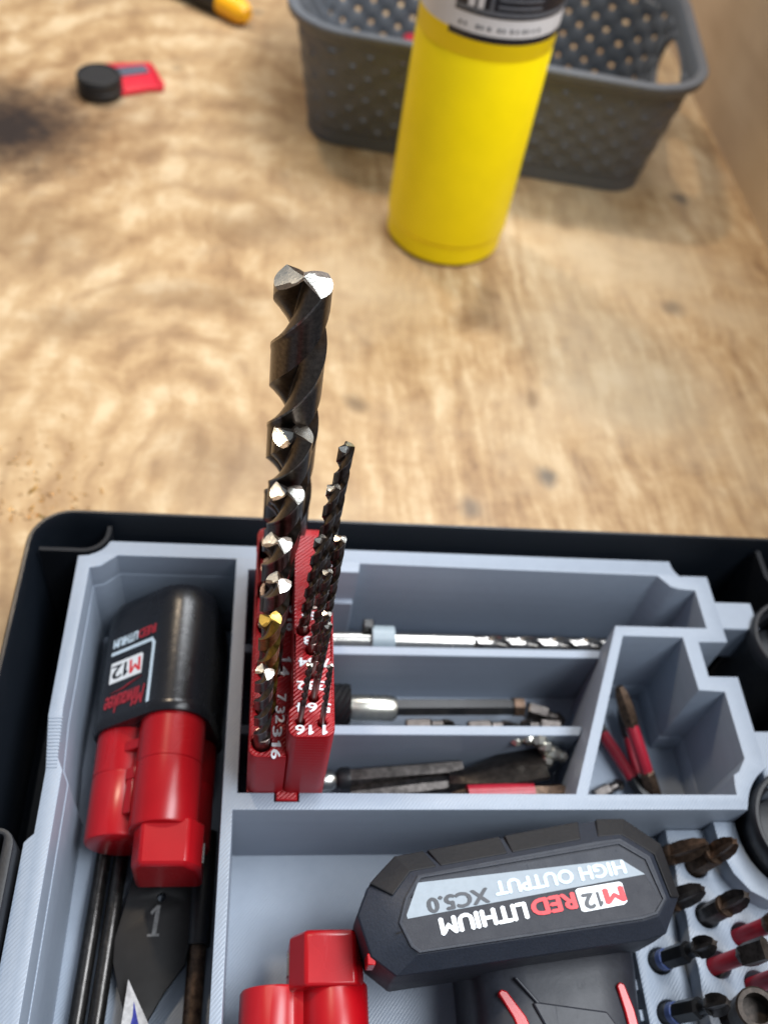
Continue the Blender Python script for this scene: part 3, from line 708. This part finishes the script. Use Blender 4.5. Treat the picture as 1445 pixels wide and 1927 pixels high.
for q, (dx, dy, dz, s) in enumerate(((93, 136.0, 42, 2.4), (97, 136.0, 43.5, 2.8), (100.5, 135.4, 44, 3.2), (103.0, 133.6, 42, 3.2), (106, 132, 40.5, 3.2), (109.5, 131.5, 39.5, 2.4), (103.5, 129.6, 39, 3.0))):
    m.lathe([(.1, -s), (s * .8, -s * .6), (s, .1), (s * .6, s * .7), (.1, s)], 7, Matrix.Translation((dx, dy, dz)) @ Matrix.Rotation(q * .8, 4, 'X'))
m.build('cutter', SATIN, a3, smooth=15)
hx = thing('hex_shank_bit', 'grey hex shanked bit with round collar beside the red holder in the front row', 'driver bit', (45, 128, 20))
MB().axis((35, 128.2, 26), (76, 131.5, 26.5), [(3.5, 0), (3.7, .02), (3.7, 1)], 6).build('hex_shank', DKSTEEL, hx, smooth=20)
MB().axis((24.5, 127.4, 25.8), (31.5, 127.9, 26), [(2.4, 0), (3.6, .2), (3.8, .6), (2.6, .9), (2.2, 1)], 18).build('collar', STEEL, hx)
MB().axis((31, 127.9, 26), (35.4, 128.2, 26), [(3.3, 0), (4.1, .3), (4.1, 1)], 18).build('ring', BLKTOOL, hx)
rr_ = hexbit('sleeved_bit', 'red sleeved bit half hidden by the front wall of the row', 'driver bit', (108, 118, 40), (68, 117, 39), 2.8, RUST)
MB().axis((74, 117.1, 39.1), (97, 117.7, 39.7), [(3.5, 0), (3.5, 1)], 16).build('sleeve', REDRUB, rr_)
# triangular cell: red sleeved bits
def sleeved(label, a, b, f0, f1, r, mat, g='red sleeved bits in the slanted cell'):
    a, b = Vector(a), Vector(b)
    t = thing('sleeved_bit', label, 'driver bit', (a.x, a.y, min(a.z, b.z) - r), group=g)
    L_ = lambda k: a.lerp(b, k)
    MB().axis(L_(0), L_(f0 + .04), [(r * .85, 0), (r, .2), (r, .9), (r * .8, 1)], 6).build('driver_tip', mat, t, smooth=20)
    MB().axis(L_(f0), L_(f1), [(r * .74, 0), (r * .78, .03), (r * .78, .97), (r * .74, 1)], 12).build('sleeve', REDRUB, t, smooth=20)
    MB().axis(L_(f1 - .02), L_(1), [(r * .8, 0), (r, .15), (r * 1.05, .5), (r * .9, .8), (r * .55, 1)], 6).build('hex_shank', mat, t, smooth=20)
    return t
sleeved('red sleeved bit with brown tip leaning upright against the slanted divider', at(1232, 1500, 20), at(1164, 1292, 46), .2, .66, 3.0, RUST)
sleeved('short red sleeved bit lying between the two longer ones', at(1206, 1478, 17), at(1168, 1330, 22), .1, .6, 2.7, BLKTOOL)
sleeved('red sleeved bit lying under the brown tipped one with its end towards the front', at(1215, 1504, 20), at(1120, 1360, 18), .22, .86, 2.8, BLKTOOL)
hexbit('driver_bit', 'grey loose bit on the floor of the slanted cell', 'driver bit', at(1118, 1500, 17), at(1172, 1472, 18), 2.8, DKSTEEL)

# ------------------------------------------------------------------ cordless tool, battery foot up
tool = thing('cordless_tool', 'dark grey cordless tool lying battery foot up in the large compartment', 'power tool', (80, 60, 22), 0)
def PW(u, v, z): return at(u, v, z)
low = [(745, 1838), (697, 1800), (672, 1722), (690, 1672), (742, 1614), (1112, 1545), (1170, 1543), (1240, 1590), (1276, 1690), (1253, 1757), (1215, 1769)]
inn = [(788, 1794), (772, 1784), (748, 1738), (762, 1692), (786, 1647), (1120, 1584), (1166, 1578), (1222, 1612), (1254, 1692), (1238, 1722), (1212, 1731)]
lowp = [PW(u, v, 69) for u, v in low]; innp = [PW(u, v, 73.8) for u, v in inn]
cen = sum((p for p in lowp), Vector()) / len(lowp)
def shrink(ps, k, z): return [Vector((cen.x + (p.x - cen.x) * k, cen.y + (p.y - cen.y) * k, z)) for p in ps]
m = MB(); m.loft([shrink(lowp, .93, 46), shrink(lowp, .985, 48), shrink(lowp, 1.0, 60), lowp, innp])
bat = m.build('battery', BATGREY, tool, smooth=25, bevel=.5)
# ribbed dark upper bevel
m = MB()
rim_o = [PW(u, v, 70.2) for u, v in ((690, 1668), (742, 1611), (1112, 1541), (1172, 1540), (1243, 1588), (1279, 1690))]
rim_i = [PW(u, v, 73.0) for u, v in ((735, 1690), (772, 1640), (1116, 1575), (1170, 1571), (1231, 1608), (1263, 1690))]
def strip(o, i, f0, f1, e0, z=0): 
    a, b = o[e0], o[e0 + 1]; c, d = i[e0], i[e0 + 1]
    return [a.lerp(b, f0), a.lerp(b, f1), c.lerp(d, f1), c.lerp(d, f0)]
for e0, spans in ((1, ((.0, .14), (.16, .52), (.545, .93))), (2, ((.15, 1.0),)), (3, ((0, 1),)), (4, ((0, .98),)), (0, ((.1, 1),))):
    for f0, f1 in spans:
        q = strip(rim_o, rim_i, f0, f1, e0); k = [p - Vector((0, 0, 6)) for p in q]
        m.add(q + k, [(0, 1, 2, 3), (7, 6, 5, 4), (0, 4, 5, 1), (1, 5, 6, 2), (2, 6, 7, 3), (3, 7, 4, 0)])
m.build('grip_bevel', BATDARK, bat, smooth=0, bevel=.35)
# recessed label and its raised frame
lab = [(792, 1653), (1163, 1589), (1213, 1618), (1246, 1692), (1232, 1716), (1206, 1724), (792, 1788), (778, 1778), (756, 1736), (768, 1690)]
frm = [(786, 1648), (1165, 1583), (1218, 1614), (1252, 1692), (1236, 1721), (1208, 1730), (789, 1794), (773, 1783), (750, 1737), (762, 1690)]
lp = [PW(u, v, 74.1) for u, v in lab]; fp = [PW(u, v, 74.1) for u, v in frm]
MB().curve([(p.x, p.y) for p in fp], [[(p.x, p.y) for p in lp]], 73, 74.5, .15).build('label_rim', BATGREY, bat)
MB().prism([(p.x, p.y) for p in lp], 73.2, 74.0).build('label_panel', PANELBLK, bat, smooth=0)
def flat(name, pts, z0, z1, mat): return MB().prism([(PW(u, v, z1).x, PW(u, v, z1).y) for u, v in pts], z0, z1).build(name, mat, bat, smooth=0)
flat('label_bevel', [(794, 1657), (1164, 1593), (1210, 1621), (1240, 1688), (1213, 1646), (1168, 1617), (786, 1662), (772, 1690)], 73.9, 74.05, BATGREY)
flat('label_band', [(786, 1661), (1168, 1617), (1213, 1645), (767, 1729), (765, 1722)], 73.9, 74.12, BAND)
def btext(name, s, u1, v1, u0, v0, h, mat, **k):
    a, b = PW(u1, v1, 74.2), PW(u0, v0, 74.2)
    MB().text(s, a, b, (0, 0, 1), h, .1, **k).build(name, mat, bat, smooth=0)
btext('label_word', 'HIGH OUTPUT', 1170, 1619, 928, 1660, 3.7, INKPALE, bold=.045)
btext('label_word', 'XC5.0', 915, 1671, 802, 1692, 3.8, INKG, bold=.045)
flat('badge', [(1082, 1676), (1094, 1714), (1100, 1716), (1174, 1702), (1180, 1696), (1170, 1662), (1164, 1659), (1086, 1672)], 74.0, 74.18, INKW)
btext('badge_letter', 'M', 1168, 1668, 1134, 1674, 3.9, INKR, bold=.05)
btext('badge_number', '1', 1128, 1678, 1120, 1679.5, 3.9, INKG, bold=.02)
btext('badge_number', '2', 1113, 1681, 1094, 1684, 3.9, INKG, bold=.05)
btext('label_word', 'RED', 1077, 1680, 997, 1695, 4.1, INKR, bold=.05)
btext('label_word', 'LITHIUM', 986, 1698, 826, 1729, 4.2, INKW, bold=.05)
# seam and side notch of the battery
m = MB(); m.add(*[[p for p in [PW(744, 1756, 73.9), PW(756, 1752, 74.6), PW(757, 1755, 74.6), PW(745, 1759, 73.9)]], [(0, 1, 2, 3)]]); m.build('seam', BATDARK, bat, smooth=0)
MB().box(34.2, 36.5, 58.5, 61.5, 62, 68.6).build('latch_notch', PACKRED, bat, bevel=.3)
# handle leaving the battery towards the front
hp = MB(); rings = []
for y, x0, x1, zt_ in ((68, 66, 118, 56.5), (60, 66.5, 117.2, 57.2), (50, 66.8, 116, 58.0), (38, 66.0, 114, 58.6), (20, 65, 111, 58.8), (-24, 64, 108, 58.8)):
    c = (x0 + x1) / 2; w = (x1 - x0) / 2
    sec_ = [(-1, -.9), (1, -.9), (1.0, .35), (.97, .6), (.88, .82), (.72, .95), (.4, 1.0), (0, 1.01), (-.4, 1.0), (-.72, .95), (-.88, .82), (-.97, .6), (-1, .35)]
    rings.append([(c + w * a, y, 40 + (zt_ - 40) * b_) for a, b_ in sec_])
hp.loft(rings).build('handle', HANDLE, tool, smooth=50)
def slit(pts, z): return MB().prism([(at(u, v, z).x, at(u, v, z).y) for u, v in pts], z - 3, z)
slit([(937, 1868), (943, 1861), (954, 1865), (990, 1912), (1012, 1960), (984, 1960), (966, 1915)], 58.3).build('red_inlay', PACKRED, tool, bevel=.4)
slit([(1160, 1854), (1166, 1847), (1175, 1852), (1194, 1900), (1210, 1960), (1190, 1960), (1176, 1905)], 58.3).build('red_inlay', PACKRED, tool, bevel=.4)
slit([(1002, 1887), (1012, 1885), (1142, 1903), (1160, 1927), (1178, 1970), (1040, 1970), (1028, 1935)], 59.1).build('raised_plate', HANDLE, tool, bevel=.5)
m = MB(); q = [at(u, v, 58.9) for u, v in ((966, 1838), (973, 1838), (1020, 1890), (1014, 1893))]
m.prism([(p.x, p.y) for p in q], 56.5, 58.95).build('ridge', HANDLE, tool, bevel=.3)

# ------------------------------------------------------------------ bits standing in the rack
gr = 'driver bits standing in the rack'
def star_tip(m, d, b, r, wings=4):
    Mx = Matrix.Translation(d) @ (b - d).to_track_quat('Z', 'Y').to_matrix().to_4x4(); L = (b - d).length
    def star(k): return [((1 if i % 2 == 0 else .45) * r * k * math.cos(math.pi * i / wings + .4), (1 if i % 2 == 0 else .45) * r * k * math.sin(math.pi * i / wings + .4)) for i in range(2 * wings)]
    m.loft([[(x, y, z) for x, y in star(k)] for k, z in ((.92, 0), (1.0, L * .35), (.86, L * .72), (.48, L))], M=Mx)
def rack_bit(label, xy, z, tip, kind, mat):
    a = Vector((xy[0], xy[1], z)); b = Vector(tip); d = (b - a).normalized(); L = (b - a).length
    t = thing('rack_bit', label, 'driver bit', (a.x, a.y, z - 8), group=gr)
    P_ = lambda s: a + d * s
    if kind == 'impact':
        MB().axis(P_(-8), P_(1.2), [(3.3, 0), (3.3, .96), (2.9, 1)], 24).build('base_sleeve', BLKTOOL, t)
        MB().axis(P_(1.0), P_(3.4), [(3.15, 0), (3.2, .2), (3.1, .9), (2.8, 1)], 24).build('ring', BLUE, t)
        MB().axis(P_(3.2), P_(L * .56), [(2.7, 0), (3.2, .08), (3.2, .9), (2.6, 1)], 6).build('hex_body', mat, t, smooth=20)
        MB().axis(P_(L * .55), P_(L * .70), [(2.3, 0), (2.0, .5), (2.6, 1)], 16).build('neck', mat, t)
        m = MB(); star_tip(m, P_(L * .68), b, 3.3); m.build('driver_tip', DKSTEEL, t, smooth=20)
    elif kind == 'short':
        MB().axis(P_(-8), P_(L * .45), [(3.2, 0), (3.35, .03), (3.35, .95), (3.0, 1)], 6).build('hex_body', mat, t, smooth=20)
        MB().axis(P_(L * .43), P_(L * .50), [(3.3, 0), (3.5, .3), (3.3, 1)], 20).build('collar', RUST, t)
        m = MB(); star_tip(m, P_(L * .48), b, 3.5); m.build('driver_tip', mat, t, smooth=20)
    else:
        MB().axis(P_(-8), P_(L * .5), [(2.5, 0), (2.5, 1)], 20).build('sleeve', REDRUB, t)
        MB().axis(P_(L * .48), P_(L * .62), [(2.4, 0), (3.1, .5), (3.3, 1)], 8).build('hex_body', mat, t, smooth=20)
        m = MB(); Mx = Matrix.Translation(P_(L * .6)) @ d.to_track_quat('Z', 'Y').to_matrix().to_4x4()
        m.loft([[(x * 3.2, y * w, zz) for x, y in ((-1, -1), (.6, -1), (1, 0), (.6, 1), (-1, 1), (-1.1, 0))] for w, zz in ((3.1, 0), (2.4, L * .2), (1.5, L * .4))], M=Mx)
        m.build('driver_tip', mat, t, smooth=15)
    return t
rack_bit('brown bit at the far left of the rack just behind the battery corner', RH1[0], Z1, at(1330, 1588, 56), 'short', RUST)
rack_bit('brown bit at the far end of the rack nearest the front wall of the rows', RH2[0], Z2, at(1382, 1583, 64), 'short', RUST)
rack_bit('grey star bit standing close to the right end of the battery', RH1[1], Z1, at(1322, 1672, 56), 'short', DKSTEEL)
rack_bit('dark bit with copper collar in the second row of the rack', RH2[1], Z2, at(1404, 1684, 64), 'short', DKSTEEL)
rack_bit('blue ringed black bit in front of the battery corner', RH1[2], Z1, at(1344, 1774, 60), 'impact', BLKTOOL)
rack_bit('blue ringed black bit at the bottom left of the rack', RH1[3], Z1, at(1370, 1886, 60), 'impact', BLKTOOL)
rack_bit('red sleeved bit with a square grey tip in the middle of the rack', RH2[2], Z2, at(1440, 1782, 64), 'red', DKSTEEL)
rack_bit('red sleeved bit at the right edge of the rack next to the black container', RH2[4], Z2, at(1490, 1722, 64), 'red', RUST)
rack_bit('red sleeved bit behind the large brown nut driver', RH2[5], Z2, at(1505, 1822, 64), 'red', RUST)
nd = thing('nut_driver', 'large worn brown nut driver socket at the bottom right of the rack', 'nut driver', (146, 47, 36))
a, b = Vector((RH2[3][0] + 3, RH2[3][1] - 1.0, Z2)), at(1424, 1897, 63)
MB().axis(Vector((146.2, 47, 34)), a.lerp(b, .3), [(3.2, 0), (3.2, 1)], 6).build('hex_shank', DKSTEEL, nd, smooth=20)
MB().axis(a.lerp(b, .25), b, [(4.2, 0), (5.6, .12), (5.8, .3), (5.8, .96), (5.3, 1), (4.0, 1.0), (3.8, .6), (.1, .6)], 24).build('socket', SOCKBR, nd, smooth=30)

# ------------------------------------------------------------------ black cups at the right edge of the bin
def cup_thing(label, cx, cy, z1, r):
    t = thing('round_container', label, 'container', (cx, cy, 8), group='black round containers beside the insert')
    MB().lathe([(r - 1.2, 8), (r, 9), (r, z1 - 8), (r + .8, z1 - 7), (r + .8, z1 - .8), (r + .2, z1), (r - .9, z1), (r - 1.5, z1 - .7), (r - 1.5, z1 - 4), (r - 2.6, z1 - 5), (r - 3, 14), (.01, 13)], 56, Matrix.Translation((cx, cy, 0))).build('wall', SOCKET, t, smooth=40)
    MB().lathe([(r - 5, z1 - 16), (r - 4, z1 - 15), (r - 4.2, z1 - 13), (r - 7, z1 - 12.5), (.01, z1 - 12.5)], 40, Matrix.Translation((cx, cy, 0))).build('plug', SOCKET, t)
    return t
cup_thing('black round container beyond the upper right tab of the insert', 199.5, 167, 63.5, 16.4)
cup_thing('black round container at the right edge beside the bit rack', 180.5, 98, 63.5, 18.6)

# ------------------------------------------------------------------ yellow gas cylinder
CXY = (106.2, 493.5); RC = 36.3
gc = thing('gas_cylinder', 'yellow gas cylinder with black and white label standing on the bench', 'gas cylinder', (CXY[0], CXY[1], 0))
prof = [(RC - 7, 0), (RC - 3.2, .8), (RC - 1.2, 3), (RC - .9, 14.2), (RC - .15, 15.4), (RC, 17), (RC, 123.5), (RC - .5, 124.6), (RC - .5, 126), (RC, 127), (RC, 205), (RC - 2, 218), (RC - 9, 232), (16, 242), (9, 246), (9, 262), (.01, 262)]
MB().lathe(prof, 96, Matrix.Translation((*CXY, 0))).build('body', YELLOW, gc, smooth=30)
def wrap(name, a0, a1, z0, z1, off, mat, th=.12, n=36):
    m = MB(); 
    A = [R(a0 + (a1 - a0) * i / n) for i in range(n + 1)]
    rings = []
    for a in A:
        c, s_ = math.cos(a), math.sin(a); ri, ro = RC + off - .1, RC + off + th
        rings.append([(CXY[0] + ri * c, CXY[1] + ri * s_, z0), (CXY[0] + ro * c, CXY[1] + ro * s_, z0), (CXY[0] + ro * c, CXY[1] + ro * s_, z1), (CXY[0] + ri * c, CXY[1] + ri * s_, z1)])
    m.loft(rings); return m.build(name, mat, gc, smooth=30)
wrap('label', 150, 400, 137, 202, .05, LABW)
wrap('label_line', 228, 400, 134.4, 137.6, .12, LABK)
wrap('label_panel', 231, 400, 146.2, 200, .15, LABK)
wrap('label_stripe', 231, 400, 147.4, 149.4, .22, LABG)
wrap('label_bar', 258, 260.5, 149.6, 200, .24, LABG, n=3)
for k in range(5): wrap('text_line', 264, 300, 151 + 3.4 * k, 152.3 + 3.4 * k, .24, LABG, n=10)
m_ = 0
for a0 in (236, 240.5, 250, 254, 259, 267, 271, 277, 282, 287, 291, 296, 301): wrap('print_mark', a0, a0 + random.uniform(1.8, 3.4), 140.0, 141.9, .12, LABG, n=3)
for a0, a1 in ((241, 246), (248.5, 253)): wrap('label_emblem', a0, a1, 149.5, 156, .24, LABW, n=6)
wrap('warning_mark', 205, 217, 149, 168, .2, LABG, n=6)

# ------------------------------------------------------------------ grey perforated basket
bk = thing('storage_basket', 'grey woven look plastic basket with hand hole standing behind the yellow cylinder', 'basket', (143.5, 639.5, 0), R(-8.0))
BW, BD, BH, BR0 = 231.0, 138.0, 82.0, 24.0
def perim(w, d, r, step):
    pts = rrect(-w / 2, w / 2, -d / 2, d / 2, r, 10); L = []
    n = len(pts)
    for i in range(n):
        a, b = Vector(pts[i]), Vector(pts[(i + 1) % n]); k = max(1, int((b - a).length / step))
        for j in range(k): L.append(a.lerp(b, j / k))
    return L
base_pts = perim(BW, BD, BR0, .5); per = [0]
for i in range(1, len(base_pts) + 1): per.append(per[-1] + (base_pts[i % len(base_pts)] - base_pts[i - 1]).length)
TOT = per[-1]
def onper(s):
    s = s % TOT; lo_i, hi_i = 0, len(per) - 1
    while hi_i - lo_i > 1:
        mid = (lo_i + hi_i) // 2
        if per[mid] <= s: lo_i = mid
        else: hi_i = mid
    a, b = base_pts[lo_i], base_pts[(lo_i + 1) % len(base_pts)]; f = (s - per[lo_i]) / max(1e-6, per[lo_i + 1] - per[lo_i])
    p = a.lerp(b, f); d = (b - a).normalized(); return p, Vector((d.y, -d.x))
NC = 68; NR = 8; Zb, Ztop = 10.0, 70.0; cw = TOT / NC; ch = (Ztop - Zb) / NR
def wallpt(s, z, out=0.0):
    p, nrm = onper(s); fl = 14.0 * z / BH + out
    return Vector((p.x + nrm.x * fl, p.y + nrm.y * fl, z))
m = MB(); SUB = 6; VS = 4; idx = {}
def in_hand(p):
    return p.x > BW / 2 - 8 and abs((p.y + 2) / 37.0) ** 2.6 + abs((p.z - 53) / 15.5) ** 2.6 < 1
NS = NC * SUB; NV = NR * VS
for j in range(NV + 1):
    for i in range(NS):
        s = i * TOT / NS; z = Zb + (Ztop - Zb) * j / NV
        c, r = i // SUB, j // VS
        fx, fz = (i % SUB) / SUB, (j % VS) / VS
        w = .8 * math.sin(2 * math.pi * (i / SUB) / 2 + (math.pi if r % 2 else 0)) * math.sin(math.pi * min(1, fz + .001) if fz > 0 else 0)
        idx[(i, j)] = len(m.v); m.v.append(wallpt(s, z, w))
for j in range(NV):
    for i in range(NS):
        i2 = (i + 1) % NS; c, r = i // SUB, j // VS; fx, fz = i % SUB, j % VS
        if (c + r) % 2 == 0 and fx in (2, 3) and (fz == 2 or (fz == 1 and m.v[idx[(i, j)]].y > 0)): continue
        q = [idx[(i, j)], idx[(i2, j)], idx[(i2, j + 1)], idx[(i, j + 1)]]
        if sum(1 for k in q if in_hand(m.v[k])) >= 2: continue
        m.face(q)
wall = m.build('woven_wall', BASKET, bk, smooth=30, local=True)
md = wall.modifiers.new('thickness', 'SOLIDIFY'); md.thickness = 2.0 * MM; md.offset = -1
def ringpts(z, out): return [wallpt(TOT * i / 160, z, out) for i in range(160)]
m = MB(); m.loft([ringpts(1.5, -3), ringpts(0, 0), ringpts(.6, 1.2), ringpts(10.2, .2), ringpts(10.2, -1.9), ringpts(3, -2.6)], caps=True); m.build('base', BASKET, bk, smooth=40, local=True)
m = MB(); m.loft([ringpts(69.6, .1), ringpts(75, .5), ringpts(75.5, 4.0), ringpts(77, 5.2), ringpts(81.5, 5.2), ringpts(82.4, 4.4), ringpts(82.4, -1.0), ringpts(81, -2.0), ringpts(69.6, -2.0)], caps=False)
nr = 160; k0 = 0; k8 = 8 * nr
for i in range(nr): m.face([k0 + i, k0 + (i + 1) % nr, k8 + (i + 1) % nr, k8 + i])
m.build('rim', BASKET, bk, smooth=40, local=True)
m = MB(); hz = [(37.5 * math.copysign(abs(math.cos(a)) ** .77, math.cos(a)) - 2, 53 + 15.8 * math.copysign(abs(math.sin(a)) ** .77, math.sin(a))) for a in [2 * math.pi * i / 40 for i in range(40)]]
def xw(z): return BW / 2 + 14.0 * z / BH
ri = [[(xw(z) + dx, -2 + (y + 2) * k, 53 + (z - 53) * k) for y, z in hz] for dx, k in ((.6, 1.08), (.8, 1.0), (-2.3, 1.0), (-2.2, 1.08))]
m.loft(ri, caps=False); kk = 3 * 40
for i in range(40): m.face([i, (i + 1) % 40, kk + (i + 1) % 40, kk + i])
m.build('hand_hole_rim', BASKET, bk, smooth=40, local=True)
rc_ = thing('red_pouch', 'red item lying inside the grey basket behind the yellow cylinder', 'pouch', (98, 640, 4))
MB().curve(rrect(88, 122, 652, 686, 6, 4), [], 4, 34, 3).build('body', REDRUB, rc_, smooth=60)

# ------------------------------------------------------------------ small things on the bench
pk = thing('black_cap', 'small round black cap lying on the bench left of the basket', 'cap', (-119, 618, 0))
MB().lathe([(13.4, 0), (14.6, .8), (14.8, 2), (14.8, 6.0), (14.3, 6.4), (14.3, 7.0), (14.8, 7.4), (14.8, 12.6), (14.0, 13.8), (12.6, 14), (12.2, 13.2), (.01, 13.0)], 48, Matrix.Translation((-118, 620, 0))).build('body', PUCK, pk, smooth=40)
rc2 = thing('red_clip', 'red plastic clip with a grey strip lying behind the black cap', 'clip', (-98, 640, 0))
q = [at(u, v, 3) for u, v in ((188, 128), (200, 120), (284, 118), (292, 128), (296, 142), (310, 156), (308, 166), (286, 166), (224, 176), (206, 160))]
MB().curve([(p.x, p.y) for p in q], [], .2, 3.6, .6).build('plate', CLIPR, rc2)
q = [at(u, v, 5) for u, v in ((206, 128), (272, 122), (282, 134), (214, 143))]
MB().prism([(p.x, p.y) for p in q], 3.2, 5.2).build('grey_strip', CLIPG, rc2, bevel=.4)
q = [at(u, v, 4) for u, v in ((284, 120), (290, 126), (308, 158), (300, 162))]
MB().prism([(p.x, p.y) for p in q], 3.2, 5.4).build('edge', CLIPR, rc2, bevel=.6)
yk = thing('yellow_tool', 'black tool with an amber yellow end lying at the top left of the bench', 'hand tool', (-40, 755, 0))
MB().axis((-24.5, 738, 9), (-46, 756, 10), [(5, 0), (7.5, .12), (9, .3), (9.2, 1)], 24).build('yellow_end', TOOLY, yk)
MB().axis((-45, 755, 10), (-120, 812, 12), [(9.6, 0), (9.8, .05), (9.2, .6), (8, 1)], 24).build('black_grip', PUCK, yk)
m = MB()
for k in range(170):
    u = random.gauss(70, 60); v = 985 - abs(random.gauss(0, 75)) - max(0, u) * .1
    p = at(u, v, 0); a = random.uniform(0, 6.28); s = random.uniform(.3, 1.0) ** 1.5 * (1.2 if k % 7 else 2.4); d = Vector((math.cos(a), math.sin(a), 0)); e = Vector((-d.y, d.x, 0))
    c0 = p + Vector((0, 0, .25))
    m.add([c0 - d * s * 1.6, c0 - d * s * .4 + e * .3 * s + Vector((0, 0, .5 * s)), c0 + d * s * .6 + e * .1 + Vector((0, 0, .7 * s)), c0 + d * s * 1.7, c0 + d * s * .5 + e * .55 * s, c0 - d * s * .5 + e * .7 * s],
          [(0, 1, 5), (1, 2, 4, 5), (2, 3, 4)])
o = m.build('metal_shavings', simple('brass_coloured_shavings', (.95, .62, .22), .22, metal=.85, var=.1), smooth=0)
o['kind'] = 'stuff'
bpy.context.view_layer.update()
